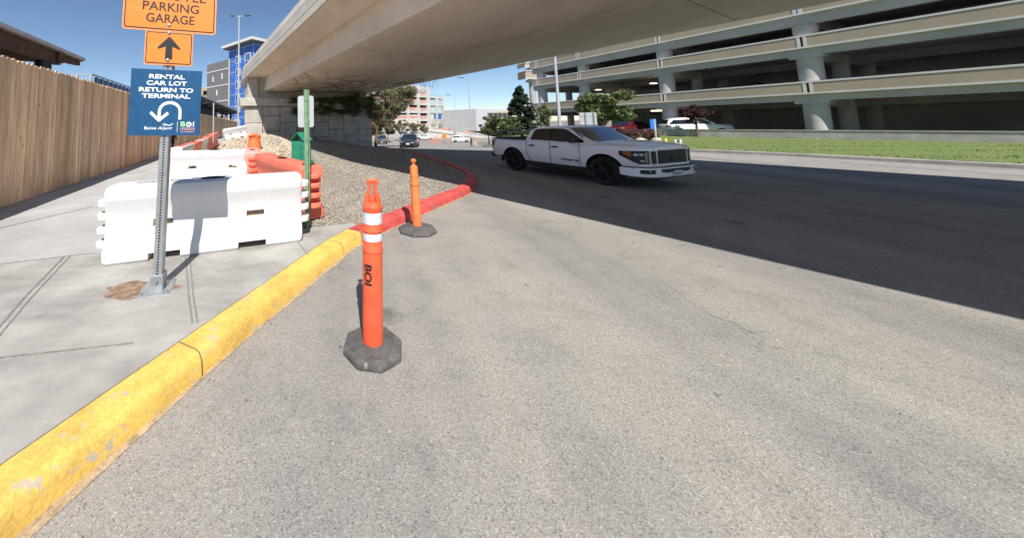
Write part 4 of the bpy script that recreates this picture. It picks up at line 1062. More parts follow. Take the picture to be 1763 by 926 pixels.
# ================================================================== GREEN BOX, SIGN BACK, THIN POLE, BLOCK
gp = A(519, 277, 12.4); gp.z = hz(gp.x, gp.y)
gx_ = thing('utility_box', gp, 'dark green metal utility box with pitched lid on gravel', 'utility box', rz=R(-24))
bw_ = 30*12.4/530; hh = A(519, 244, 12.4).z-gp.z
k = MB(); k.box((0,0,hh/2+.05), (bw_*.82, .55, hh-.05)); o = k.build('body', M_GRNBOX, gx_); bevel(o, .012)
k = MB(); k.box((0,0,.05), (bw_*1.05, .72, .1)); o = k.build('base_flange', M_GRNBOX, gx_); bevel(o, .01)
k = MB(); zz = hh+.02; e = bw_*.47; rz_ = zz+.32
for sx in (-1, 1):
    a = [(sx*e, -.33, zz), (sx*e, .33, zz), (0.01*sx, .33, rz_), (0.01*sx, -.33, rz_)]
    k.add(a+[(p[0], p[1], p[2]+.035) for p in a], [(0,1,2,3),(4,7,6,5),(0,4,5,1),(1,5,6,2),(2,6,7,3),(3,7,4,0)])
k.build('lid', M_GRNBOX, gx_)
k = MB()
for i in range(6): k.lathe([(.012,0),(.012,.012)], 6, M=Matrix.Translation((bw_*.30, -.277, .25+i*.11)) @ Matrix.Rotation(R(90),4,'X'))
k.box((bw_*.2, -.28, hh*.55), (.012, .01, hh*.8)); k.build('rivet_strip', M_DSTEEL, gx_)
k = MB(); k.box((-bw_*.72, -.1, .11), (.3, .34, .14)); o = k.build('valve_cover', M_GRNBOX, gx_); bevel(o, .02)
bp_ = A(471, 236, 20); bp_.z = hz(bp_.x, bp_.y)
bk_ = thing('concrete_block', bp_, 'small pale concrete block on top of the dirt mound', 'block')
k = MB(); k.box((0,0,.12), (.36,.3,.36), rz=.3); o = k.build('block', M_CURB, bk_); bevel(o, .03)
gpp = G(528, 396, SW)+Vector((0, .1, 0))
gpo = thing('green_sign_post', gpp, 'green painted metal post showing the grey back of a sign', 'sign post')
hp = A(527, 155, gpp.y).z-gpp.z; rp_ = 4.6*gpp.y/530
k = MB(); 
prof_ = [(-rp_,.02),(-rp_*.55,.02),(-rp_*.45,-.03),(rp_*.45,-.03),(rp_*.55,.02),(rp_,.02),(rp_,.012),(rp_*.62,.012),(rp_*.52,-.04),(-rp_*.52,-.04),(-rp_*.62,.012),(-rp_,.012)]
k.prism(prof_, -.1, hp); k.build('post', M_GRNPOST, gpo)
k = MB(); pz0, pz1 = A(524,219.5,gpp.y).z-gpp.z, A(524,165,gpp.y).z-gpp.z; pwd = 27.5*gpp.y/530
plate(k, round_rect(pwd, pz1-pz0, .035), .034, .040, -1.8*gpp.y/530, (pz0+pz1)/2); k.build('sign_plate', M_ALU, gpo)
k = MB()
for z in (pz0+.07, pz1-.07): k.lathe([(.011,0),(.011,.02)], 6, M=Matrix.Translation((0,-.04,z)) @ Matrix.Rotation(R(90),4,'X'))
k.build('bolt', M_GALV, gpo)
tp_ = A(367, 235, 19.5); tp_.z = SW
tpo = thing('steel_pole', tp_, 'thin bare grey pole standing among the red and white barriers', 'pole')
k = MB(); hh = A(367, 179, 19.5).z-SW; k.tube([(0,0,-.1),(0,0,hh)], .04, 10); k.build('shaft', M_STEELG, tpo)
k = MB(); k.lathe([(.05,hh-.03),(.05,hh+.02),(.02,hh+.05)], 10); k.build('cap', M_STEELG, tpo)

# ================================================================== PERSON ON THE SIDEWALK
pf = G(297, 262, SW)
def person():
    hgt = 1.52
    o = thing('person', pf, 'person in dark trousers and jacket walking along sidewalk behind the blue sign', 'person', rz=R(160))
    k_ = hgt/1.75
    V = [(0,0,.95),(0,0,1.15),(0,0,1.40),(0,.0,1.50),(0,.02,1.60),(0,.02,1.70),
         (.10,0,.90),(.11,-.10,.50),(.11,.06,.09),(.11,-.07,.05),
         (-.10,0,.90),(-.11,.08,.50),(-.11,.22,.12),(-.11,.10,.05),
         (.19,0,1.42),(.25,.05,1.14),(.25,-.06,.92),(.25,-.09,.82),
         (-.19,0,1.42),(-.25,-.04,1.14),(-.25,-.16,.94),(-.25,-.19,.84)]
    E_ = [(0,1),(1,2),(2,3),(3,4),(4,5),(0,6),(6,7),(7,8),(8,9),(0,10),(10,11),(11,12),(12,13),(2,14),(14,15),(15,16),(16,17),(2,18),(18,19),(19,20),(20,21)]
    rad = [.15,.14,.16,.06,.085,.08,.095,.065,.05,.035,.095,.065,.05,.035,.065,.05,.038,.03,.065,.05,.038,.03]
    me = bpy.data.meshes.new('body'); me.from_pydata([Vector(v)*k_ for v in V], E_, []); b = bpy.data.objects.new('body', me); COL.objects.link(b)
    m = b.modifiers.new('skin', 'SKIN'); m.use_smooth_shade = True
    sv_ = me.skin_vertices[0].data
    for i, r in enumerate(rad): sv_[i].radius = (r*k_, r*k_*(.8 if i < 3 else 1))
    sv_[0].use_root = True
    s = b.modifiers.new('sub', 'SUBSURF'); s.levels = 2; s.render_levels = 2
    dg = bpy.context.evaluated_depsgraph_get(); dg.update()
    me2 = bpy.data.meshes.new_from_object(b.evaluated_get(dg), depsgraph=dg); b.modifiers.clear(); b.data = me2
    for mm in (mat('dark_trousers', (.02,.021,.026), .85, .25, 9), mat('dark_jacket', (.035,.035,.04), .8, .2, 9), mat('skin_tone', (.45,.27,.19), .6, .1)): me2.materials.append(mm)
    for p in me2.polygons:
        z = p.center.z/k_; x = abs(p.center.x)/k_
        p.material_index = 2 if (z > 1.49 or (x > .2 and z < .88)) else (1 if z > .97 or x > .2 else 0); p.use_smooth = True
    b.parent = o
    k = MB(); k.lathe([(.0,-.1),(.075,-.06),(.098,.0),(.09,.06),(.05,.1),(0,.11)], 14, M=Matrix.Translation((0,.03*k_,1.68*k_)), cap=False); k.build('hair', mat('dark_hair', (.03,.02,.015), .7, .2), o)
    k = MB()
    for x, y in ((.11,0),(-.11,.17)): k.loft([[(x*k_+dx*.055, (y+yy)*k_, zz) for dx, zz in ((-1,.0),(1,.0),(.8,hq),(-.8,hq))] for yy, hq in ((-.17,.04),(-.08,.07),(.05,.1),(.1,.08))])
    k.build('shoes', M_BLK, o)
person()

# ================================================================== VEHICLES
def ring_body(x, hw, zb, zs, crown=.05):
    half = [(0, zb), (hw-.16, zb), (hw-.05, zb+.06), (hw-.012, zb+.22), (hw, (zb+zs)*.5), (hw-.012, zs-.16), (hw-.035, zs-.05), (hw-.09, zs-.004), (hw*.55, zs+crown*.75), (0, zs+crown)]
    return [(x, -a, b) for a, b in half]+[(x, a, b) for a, b in half[::-1][1:-1]]
def dense(st, n=3):
    out = []
    for a, b in zip(st[:-1], st[1:]):
        for k in range(n): out.append(tuple(p+(q-p)*k/n for p, q in zip(a, b)))
    return out+[st[-1]]
def wheel(parent, x, y, r, wd, spokes=6, sc=1.):
    s = 1 if y > 0 else -1
    M = Matrix.Translation((x, y, r)) @ Matrix.Rotation(R(-90*s), 4, 'X')
    k = MB(); ri = r*.66
    k.lathe([(ri,-wd/2+.02),(r*.9,-wd/2),(r*.98,-wd/2+.03),(r,-wd/2+.07),(r,wd/2-.07),(r*.98,wd/2-.03),(r*.9,wd/2),(ri,wd/2-.02)], 32, M=M, cap=False)
    w_ = k.build('wheel', M_TYRE, parent)
    k = MB(); k.lathe([(ri,-wd/2+.02),(ri*.96,wd/2-.09),(ri*.3,wd/2-.11),(.0,wd/2-.11)], 28, M=M, cap=False)
    k.lathe([(ri*1.02,wd/2-.022),(ri*.97,wd/2-.012),(ri*.93,wd/2-.03)], 32, M=M, cap=False)
    for i in range(spokes):
        for o_ in (-.12, .12):
            a = 2*math.pi*i/spokes+o_; b = a+o_*.4
            k.tube([(ri*.16*math.cos(a), ri*.16*math.sin(a), wd/2-.045), (ri*.97*math.cos(b), ri*.97*math.sin(b), wd/2-.035)], [.022, .018], 6, M=M)
    k.lathe([(ri*.24,wd/2-.09),(ri*.22,wd/2-.03),(ri*.1,wd/2-.02),(0,wd/2-.02)], 16, M=M, cap=False)
    k.build('rim', M_RIM, w_); return w_
def lerp_tab(tab, x):
    for (x0, z0), (x1, z1) in zip(tab[:-1], tab[1:]):
        if x0 <= x <= x1: return z0+(z1-z0)*(x-x0)/(x1-x0)
    return tab[-1][1] if x > tab[-1][0] else tab[0][1]
def side_poly_patch(k, pts, hwf, s, off=.006, mi=0):
    k.add([(x, s*(hwf(x, z)+off), z) for x, z in pts], [tuple(range(len(pts)))], mi)

def truck():
    ca = GR(888, 293.1); cb = GR(1045.2, 318.6)
    dirn = (cb-ca); dirn.z = 0
    sc = dirn.length/3.55
    u_ = dirn.normalized(); left = Vector((-u_.y, u_.x, 0))
    mid = (ca+cb)/2 + left*.915*sc*1.30                     # we see its right hand wheels
    t = thing('pickup_truck', mid, 'white four door pickup truck with black wheels driving through the bridge shade', 'pickup truck', rz=math.atan2(u_.y, u_.x), scale=sc)
    t.scale = (sc, sc*1.30, sc*.965)
    XF, XR = 1.775, -1.775
    st = [(-2.98,.93,.62,1.34),(-2.95,.975,.60,1.375),(-2.86,.995,.56,1.385),(-2.3,1.0,.52,1.385),(-1.1,1.005,.46,1.375),(-.2,1.01,.45,1.365),(.8,1.01,.45,1.345),(1.2,1.01,.46,1.325),(1.6,1.008,.48,1.345),(1.99,.998,.52,1.345),(2.38,.98,.54,1.335),(2.62,.935,.55,1.315),(2.79,.83,.55,1.285),(2.85,.64,.55,1.27),(2.87,.4,.55,1.26)]
    crown = [(-3,.0),(-1.2,.0),(.8,.05),(1.4,.10),(2.3,.085),(2.8,.05)]
    k = MB(); k.loft([ring_body(*s, crown=lerp_tab(crown, s[0])) for s in dense(st)])
    body = k.build('body', [M_TRUCK, M_BLK], t, sharp=32)
    cs = []
    for x in (XF, XR):
        for s in (-1, 1):
            q = MB(); q.lathe([(.565,-.32),(.565,.32)], 40, M=Matrix.Translation((x, s*.98, .47)) @ Matrix.Rotation(R(90),4,'X')); cs.append(q.build('cutter', M_BLK, t))
    q = MB(); q.box((-2.03,0,1.35), (1.66,1.66,.9)); cs.append(q.build('cutter', M_BLK, t))
    apply_bool(body, cs)
    for p in body.data.polygons:
        c = p.center; n = p.normal
        well = any(math.hypot(c.x-x, c.z-.47) < .58 for x in (XF, XR)) and abs(c.y) > .6 and (abs(n.y) < .5 or abs(c.y) < .75) and not (c.z < .6 and abs(n.x) < .2 and abs(n.y) > .5)
        bed = -2.9 < c.x < -1.15 and abs(c.y) < .84 and c.z > .85
        if well or bed: p.material_index = 1
        p.use_smooth = True
    body.data.set_sharp_from_angle(angle=R(30))
    # cab
    roof = [(-1.14,1.36),(-1.02,1.78),(-.90,1.865),(-.6,1.915),(-.1,1.94),(.3,1.935),(.55,1.90),(.68,1.835),(1.0,1.60),(1.38,1.345)]
    def hwz(x, z): return .955-max(0, z-1.34)*.29
    rings = []
    for x, zt_ in dense(roof, 3):
        r_ = min(.09, max(.004, (zt_-1.33)*.35)); h0 = hwz(x, 1.31); h1 = hwz(x, zt_-r_); h2 = hwz(x, zt_)-r_*.5
        half = [(0,1.30),(h0,1.30),((h0+h1)/2,(1.30+zt_-r_)/2),(h1,zt_-r_),((h1+h2)/2+.012,zt_-r_*.35),(h2-r_*.6,zt_),(h2*.5,zt_+.014),(0,zt_+.02)]
        rings.append([(x,-a,b) for a, b in half]+[(x,a,b) for a, b in half[::-1][1:-1]])
    k = MB(); k.loft(rings); k.build('cab', M_TRUCK, t, sharp=50)
    for s in (-1, 1):
        for pts, nm in (([(-.90,1.42),(-.80,1.74),(-.70,1.805),(-.08,1.835),(-.06,1.40)], 'side_window'), ([(.0,1.40),(.0,1.835),(.34,1.825),(.52,1.775),(1.12,1.43),(1.12,1.38),(.4,1.385)], 'side_window')):
            k = MB(); side_poly_patch(k, pts, hwz, s, .007); k.build(nm, M_GLASS, t)
        k = MB(); k.add([(x, s*(hwz(x,z)+.004), z) for x, z in [(-.93,1.395),(-.82,1.76),(-.71,1.83),(-.02,1.86),(.36,1.85),(.56,1.795),(1.18,1.43),(1.17,1.36),(.4,1.365),(-.06,1.38)]], [tuple(range(10))]); k.build('window_seal', M_BLK, t)
    def wscreen(y, a):                                # a runs 0 (cowl) to 1 (roof)
        x = 1.335+(.60-1.335)*a; z = lerp_tab(roof, x); return x-(y*y)*.10+.02, z
    rows = []
    for a in np.linspace(.04, .97, 8):
        wy = .915-.15*a; rows.append([(wscreen(y, a)[0]+.004, y, wscreen(y, a)[1]+.024-.0*a) for y in np.linspace(-wy, wy, 11)])
    k = MB(); k.grid(rows); k.build('windscreen', M_WSH, t)
    k = MB(); rows = []
    for a in np.linspace(.05, .95, 3):
        wy = .80-.10*a; x = -1.145+.125*a; rows.append([(x-.012, y, 1.40+.38*a) for y in np.linspace(-wy, wy, 3)])
    k.grid(rows); k.build('rear_window', M_GLASS, t)
    # panel gaps, handles, mirror, running boards
    def bw(x): return lerp_tab([(s[0], s[1]) for s in st], x)
    k = MB()
    for s in (-1, 1):
        for x, z0, z1 in ((-.03,.48,1.36),(1.06,.55,1.36),(-1.07,.8,1.36)):
            for za, zb_ in ((z0, (z0+z1)/2), ((z0+z1)/2, z1)): k.box((x, s*(bw(x)-.001-.006*(abs((za+zb_)/2-.9)>.25)), (za+zb_)/2), (.009,.012,zb_-za))
        k.bar((-1.07, s*(bw(-1.07)-.002), .82), (-.86, s*(bw(-.9)-.004), .50), .012, .009)
    k.build('door_gap', M_BLK, t)
    k = MB()
    for s in (-1, 1):
        k.bar((-2.95, s*.985, 1.392), (-1.14, s*.965, 1.387), .07, .035)
    k.bar((-2.955,-.95,1.39), (-2.955,.95,1.39), .06, .035); k.build('bed_rail', M_BLK, t)
    for s in (-1, 1):
        for x in (-.80, .18):
            k = MB(); k.box((x, s*(bw(x)+.012), 1.165), (.235,.05,.055)); o = k.build('door_handle', M_BLK, t); bevel(o, .018, 2)
        k = MB(); k.box((.93, s*1.08, 1.44), (.14,.2,.18)); k.box((.97, s*.98, 1.39), (.1,.12,.06)); o = k.build('wing_mirror', M_BLK, t); bevel(o, .035, 3)
        k = MB(); k.tube([(-1.2, s*.94, .44),(-1.1, s*1.02, .40),(1.1, s*1.02, .40),(1.2, s*.94, .44)], .055, 8); k.box((0, s*.93, .46), (2.3,.16,.06)); k.build('running_board', M_BLK, t)
        k = MB(); vs, fs = text_verts('TITAN V8', .105, .62, .005)
        k.add([(.70-s*v.x, s*(bw(.7)-.0005), .715+v.y) for v in vs], fs); k.build('door_lettering', M_BLACK, t, fix=False)
        k = MB(); k.box((1.33, s*.995, .5), (.05,.06,.26)); k.box((-2.36, s*.97, .5), (.04,.1,.3)); k.build('mud_flap', M_BLK, t)
        k = MB(); k.add([(x, s*(lerp_tab([(-3,.955),(-2.86,.999),(-2.7,1.003)], x)+.005), z) for x, z in ((-2.965,1.30),(-2.76,1.31),(-2.84,1.0),(-2.965,1.0))], [(0,1,2,3)]); k.build('tail_light', M_TAIL, t)
    for x in (XF, XR):
        for s in (-1, 1): wheel(t, x, s*.875, .475, .26)
    k = MB(); k.box((0,0,.52), (4.9,1.3,.16)); k.box((XF,0,.425), (.2,1.5,.2)); k.box((XR,0,.425), (.2,1.5,.2)); k.build('chassis', M_BLK, t)
    k = MB(); k.box((-3.0,0,.63), (.16,1.86,.2)); o = k.build('rear_bumper', M_BLK, t); bevel(o, .04)
    # curved front: everything is laid along the plan curve of the nose
    half = [(2.87,0),(2.87,.4),(2.85,.64),(2.79,.83),(2.62,.935),(2.38,.98),(1.99,.998),(1.6,1.008)]
    ss = [0]; 
    for a, b in zip(half[:-1], half[1:]): ss.append(ss[-1]+math.dist(a, b))
    def fp(s, off):
        g = -1 if s < 0 else 1; q = abs(s); i = 0
        while i < len(ss)-2 and q > ss[i+1]: i += 1
        f = (q-ss[i])/(ss[i+1]-ss[i]); a, b = half[i], half[i+1]
        def nrm_(j):
            a_, b_ = half[max(0,j-1)], half[min(len(half)-1,j+1)]
            if j == 0: return (1, 0)
            d = (b_[0]-a_[0], b_[1]-a_[1]); L = math.hypot(*d); return (d[1]/L, -d[0]/L)
        n0, n1 = nrm_(i), nrm_(i+1); n = (n0[0]+(n1[0]-n0[0])*f, n0[1]+(n1[1]-n0[1])*f)
        return (a[0]+(b[0]-a[0])*f+n[0]*off, g*(a[1]+(b[1]-a[1])*f+n[1]*off))
    def patch(k, s0, s1, zlo, zhi, off, n=14, mi=0, th=0.):
        rows = [[], []]
        for s in np.linspace(s0, s1, n):
            x, y = fp(s, off); f = (s-s0)/(s1-s0)
            rows[0].append((x, y, zlo(f) if callable(zlo) else zlo)); rows[1].append((x, y, zhi(f) if callable(zhi) else zhi))
        k.grid(rows, mi, True)
        if th:
            r0 = [ (fp(s, off-th)[0], fp(s, off-th)[1], rows[0][i][2]) for i, s in enumerate(np.linspace(s0, s1, n))]
            r1 = [ (fp(s, off-th)[0], fp(s, off-th)[1], rows[1][i][2]) for i, s in enumerate(np.linspace(s0, s1, n))]
            k.grid([r0, rows[0]], mi, True); k.grid([rows[1], r1], mi, True)
            k.add([rows[0][0], rows[1][0], r1[0], r0[0]], [(0,1,2,3)], mi); k.add([rows[0][-1], rows[1][-1], r1[-1], r0[-1]], [(0,1,2,3)], mi)
    k = MB(); patch(k, -.62, .62, .72, 1.235, .03, th=.08); k.build('grille_surround', M_TRUCK, t)
    k = MB()
    patch(k, -.53, .53, lambda f: .79, lambda f: 1.195, .034, th=.03); gr = k.build('grille', M_BLK, t)
    k = MB()
    for j in range(10):
        for i in range(17):
            s = -.46+i*.0575+(.028 if j % 2 else 0); z = .82+j*.037
            if abs(s) > .47: continue
            x, y = fp(s, .04); k.box((x, y, z), (.012, .046, .010))
    k.build('grille_mesh', M_RIM, gr)
    k = MB(); x, y = fp(0, .045); k.lathe([(.075,0),(.075,.012),(.06,.014)], 18, M=Matrix.Translation((x, 0, .94)) @ Matrix.Rotation(R(90),4,'Y')); k.box((x+.008,0,.94), (.02,.19,.03)); k.build('emblem', M_RIM, gr)
    for s in (-1, 1):
        k = MB(); patch(k, s*.575, s*.69, .80, 1.175, .036, 5, th=.02); k.build('grille_slot', M_BLK, t)
        k = MB(); patch(k, s*.74, s*1.42, lambda f: .79+.25*max(0,f-.35)/.65, lambda f: 1.19-.02*f, .012, th=.02); hl = k.build('headlight', M_BLK, t)
        k = MB(); patch(k, s*.77, s*.85, .825, 1.14, .016, 4); patch(k, s*.86, s*.94, .87, .90, .016, 4)
        x, y = fp(s*1.0, .012); nn = Vector((fp(s*1.0,.1)[0]-x, fp(s*1.0,.1)[1]-y, 0)).normalized()
        for sq, zq in ((.92,1.06),(1.03,1.06)):
            x, y = fp(s*sq, .014); k.lathe([(.05,0),(.05,.012),(.028,.02),(0,.024)], 14, M=Matrix.Translation((x, y, zq)) @ nn.to_track_quat('Z','Y').to_matrix().to_4x4(), cap=False)
        k.build('lens', M_CHROME, hl)
        k = MB(); patch(k, s*1.12, s*1.33, lambda f: .98+.11*f, lambda f: 1.165-.005*f, .017, 5); k.build('indicator', M_AMBER, hl)
    k = MB(); patch(k, -1.38, 1.38, lambda f: .40+.05*abs(2*f-1)**3, .68, .09, 30, th=.2); bp = k.build('front_bumper', M_TRUCK, t)
    k = MB(); patch(k, -1.36, 1.36, .682, .705, .075, 30, th=.1); k.build('bumper_gap', M_BLK, bp)
    k = MB(); patch(k, -.52, .52, lambda f: .525+.02*(abs(2*f-1)>.8), .635, .095, 18, th=.02); k.build('lower_grille', M_BLK, bp)
    for s in (-1, 1):
        k = MB(); patch(k, s*.68, s*.96, lambda f: .505, lambda f: .625, .095, 6, th=.02); fo = k.build('fog_light', M_BLK, bp)
        x, y = fp(s*.80, .099); k = MB(); k.lathe([(.032,0),(.032,.01),(0,.014)], 12, M=Matrix.Translation((x,y,.575)) @ Matrix.Rotation(R(90),4,'Y'), cap=False); k.build('lens', M_CHROME, fo)
        k = MB(); x, y = fp(s*1.08, .092); k.lathe([(.018,0),(.018,.006)], 10, M=Matrix.Translation((x,y,.66)) @ Matrix.Rotation(R(90),4,'Y') ); k.build('parking_sensor', M_BLK, bp)
    k = MB(); patch(k, -1.1, 1.1, .34, .44, .02, 20, th=.1); k.build('air_dam', M_BLK, t)
    k = MB(); x, y = fp(0, .115); k.box((x, 0, .49), (.02, .30, .17)); o = k.build('licence_plate', M_PLATE, t)
    k = MB(); vs, fs = text_verts('8B 25146', .07, .25, .003); k.add([(x+.0105, v.x, .485+v.y) for v in vs], fs); k.build('plate_number', mat('plate_blue', (.08,.1,.25), .5), o, fix=False)
    k = MB(); k.box((1.32, -.4, 1.40), (.03,.5,.015), rz=.25); k.box((1.32, .35, 1.40), (.03,.5,.015), rz=.25); k.build('wiper', M_BLK, t)
    k = MB(); k.tube([(1.28,-.92,1.33),(1.2,-.93,1.36)], .02, 6); k.build('washer_cap', M_BLK, t)
    return t
truck()

def car(name, loc, rz, label, cat, paint, kind='sedan', group=None, scale=1., low=False):
    t = thing(name, loc, label, cat, rz=rz, group=group, scale=scale)
    if kind == 'sedan':
        L2_, wb, hgt, hw = 2.32, 1.35, 1.44, .89
        st = [(-L2_,.66,.40,.86),(-L2_+.1,.80,.28,.95),(-1.7,.87,.2,1.0),(-.6,.89,.19,.97),(.9,.89,.19,.94),(1.5,.87,.2,.86),(2.0,.82,.22,.76),(2.2,.72,.25,.70),(L2_,.5,.3,.62)]
        roof = [(-1.85,.98),(-1.2,1.30),(-.6,1.43),(0,1.44),(.35,1.38),(1.22,.93)]; wr = .33
    else:
        L2_, wb, hgt, hw = 2.36, 1.37, 1.72, .93
        st = [(-L2_,.74,.45,1.0),(-L2_+.08,.86,.35,1.06),(-1.7,.92,.28,1.08),(-.6,.93,.27,1.08),(.9,.93,.27,1.07),(1.5,.92,.28,1.03),(2.05,.88,.3,.98),(2.26,.78,.34,.92),(L2_,.55,.4,.82)]
        roof = [(-2.25,1.08),(-2.0,1.55),(-1.4,1.70),(0,1.72),(.35,1.66),(1.15,1.06)]; wr = .37
    zb_ = st[4][3]
    k = MB(); k.loft([ring_body(*s, crown=.05) for s in dense(st, 2)]); k.build('body', paint, t, sharp=45)
    def hwz(x, z): return hw-.05-max(0, z-zb_)*.40
    rings = []
    for x, zt_ in dense(roof, 3):
        r_ = min(.08, max(.004, (zt_-zb_+.04)*.3)); h0 = hwz(x, zb_-.03); h1 = hwz(x, zt_-r_)
        half_ = [(0,zb_-.05),(h0,zb_-.05),(h1,zt_-r_),(h1-.05,zt_-r_*.2),(h1*.6,zt_+.012),(0,zt_+.02)]
        rings.append([(x,-a,b) for a, b in half_]+[(x,a,b) for a, b in half_[::-1][1:-1]])
    k = MB(); k.loft(rings); k.build('cabin', paint, t, sharp=55)
    rx = [r for r in roof]
    xb, xt = roof[-1][0], roof[-2][0]
    k = MB(); rows = []
    for a in np.linspace(.06, .95, 4):
        x = xb+(xt-xb)*a; z = lerp_tab(roof, x); wy = hwz(x, z)-.10; rows.append([(x+.02, y, z+.022) for y in np.linspace(-wy, wy, 5)])
    k.grid(rows); k.build('windscreen', M_WSH, t)
    x0, x1 = roof[0][0], roof[1][0]; k = MB(); rows = []
    for a in np.linspace(.15, .98, 3):
        x = x0+(x1-x0)*a; z = lerp_tab(roof, x); wy = hwz(x, z)-.12; rows.append([(x-.015, y, z+.022) for y in np.linspace(-wy, wy, 5)])
    k.grid(rows); k.build('rear_window', M_GLASS, t)
    zt_ = hgt-.13; zl_ = zb_+.05
    for s in (-1, 1):
        for pts in ([(roof[1][0]-.12, zl_),(roof[1][0]+.25, zt_-.06),(-.12, zt_),(-.1, zl_)], [(-.02, zl_),(-.02, zt_),(.22, zt_-.02),(.86, zl_)]):
            k = MB(); side_poly_patch(k, pts, hwz, s, .008); k.build('side_window', M_GLASS, t)
        k = MB(); xx = st[-3][0]+.08; k.box((xx, s*(st[-3][1]-.16), st[-3][3]-.07), (.26,.34,.12), rz=-s*.5); k.build('headlight', M_CHROME, t)
        k = MB(); k.box((-L2_+.1, s*(st[0][1]-.02), st[1][3]-.12), (.16,.3,.16)); k.build('tail_light', M_TAIL, t)
        k = MB(); k.box((.75, s*(hw+.06), zb_+.1), (.12,.2,.13)); o = k.build('wing_mirror', paint, t)
        for x in (-wb, wb): wheel(t, x, s*(hw-.10), wr, .22, 5)
    k = MB(); k.box((L2_-.06, 0, st[-1][3]-.10), (.18, .95, .16)); k.box((L2_-.03, 0, .34), (.14, 1.2, .14)); k.build('grille', M_BLK, t)
    k = MB(); k.box((L2_+.05, 0, .52), (.03, .32, .16)); k.build('licence_plate', M_PLATE, t)
    k = MB(); k.box((-L2_-.01, 0, .62), (.03, .32, .16)); k.build('licence_plate', M_PLATE, t)
    return t
P_DARK = mat('dark_car_paint', (.028,.032,.038), .25, .1, 3, coat=.6); P_GREYC = mat('grey_car_paint', (.085,.085,.088), .3, .1, 3, coat=.5)
P_WHITE = mat('white_car_paint', (.7,.7,.7), .3, .05, 3, coat=.5); P_REDC = mat('dark_red_car_paint', (.12,.012,.016), .25, .1, 3, coat=.6)
def car_at(u, v, h_px, h_m, heading):                 # true-size car standing on the falling road
    Y = h_m*530/h_px; p = A(u, v, Y); return p
p = A(706, 255.5, 33.5); z = zr(p.y); p.z = z
car('sedan', p, R(-90-16), 'dark grey sedan driving towards the bridge', 'car', P_DARK)
p = A(658, 246, 58); p.z = zr(p.y)
car('suv', p, R(-90-8), 'brownish grey sport utility vehicle farther back, beside the bridge wall', 'suv', P_GREYC, 'suv')
p = A(732, 242, 78); p.z = zr(p.y); car('parked_car', p, R(-20), 'small white car parked beyond dark sedan', 'car', P_WHITE)
p = A(793, 246, 64); p.z = zr(p.y); car('parked_car', p, R(-12), 'white car parked beside the brick pier near lamp posts', 'car', P_WHITE, 'suv', scale=.82)
# cars under the garage
p = A(1082, 225, 34.5); p.z = .05; car('parked_car', p, R(-163), 'dark red car parked inside the garage behind the shrubs', 'car', P_REDC)
p = A(1196, 222, 29.5); p.z = .0; car('parked_car', p, R(-25), 'white sport utility vehicle parked under the garage at right', 'suv', P_WHITE, 'suv')

for u, z_, lab, pm in ((1062, 6.88, 'silver car on the second upper garage deck, roof above the tan band', P_GREYC), (1330, 6.88, 'white car on the second upper garage deck at far right', P_WHITE), (1290, 3.43, 'dark car on the first upper garage deck at far right', P_DARK)):
    d_ = ray(u, 215); t_ = d_[0]/d_[1]; y_ = (GK+3.6*1.0)/(t_+.333); car('parked_car', Vector((GK+3.6-.333*y_, y_, z_)), R(-160), lab, 'car', pm)
# ================================================================== LAMP POSTS, SMALL SIGNS, BOLLARDS
def lamp(u, vtop, vbase, Y, arms, label, rbase=.11, group='lamp posts', zb_=None):
    b = A(u, vbase, Y); hz_ = A(u, vtop, Y).z
    z0 = b.z if zb_ is None else zb_; b.z = z0; h = hz_-z0
    t = thing('lamp_post', b, label, 'lamp post', group=group)
    k = MB(); k.tube([(0,0,0),(0,0,h*.5),(0,0,h)], [rbase, rbase*.85, rbase*.62], 12); k.build('pole', M_STEELG, t)
    k = MB(); k.box((0,0,.1), (rbase*4,rbase*4,.2)); k.build('base_plate', M_STEELG, t)
    for ax, al in arms:
        k = MB(); k.tube([(0,0,h-.1),(ax*al*.8,0,h+.0)], .045, 6); k.build('arm', M_STEELG, t)
        k = MB(); k.box((ax*al*.8,0,h), (al*.62,.34,.12)); o = k.build('lamp_head', M_DSTEEL, t); bevel(o, .03)
    return t
lamp(410, 28, 230, 50, ((-1,1.3),(1,1.75)), 'tall lamp post with two heads in front of the blue hotel', .16, zb_=0)
lamp(812, 134, 246, 66, ((-1,2.0),), 'tall single arm lamp post above the brick pier')
lamp(786, 163, 242, 84, ((-1,2.2),), 'farther single arm lamp post left of the brick pier')
Lp = A(966, 225, 25); lamp(964.5, 30, 225, 25, ((-1,1.6),), 'slim pale lamp post rising in front of the parking garage', .13, zb_=.0)
bp0 = A(816, 250, 31.5); bp0.z = zr(31)+.1
t = thing('brick_pier', bp0, 'short square brick pier at the tip of lawn strip', 'pier'); k = MB(); k.box((0,0,.32), (.52,.52,.68)); o = k.build('pier', M_BRICKP, t); bevel(o, .03)
k = MB(); k.box((0,0,.7), (.6,.6,.07)); k.build('cap', M_CURB, t)
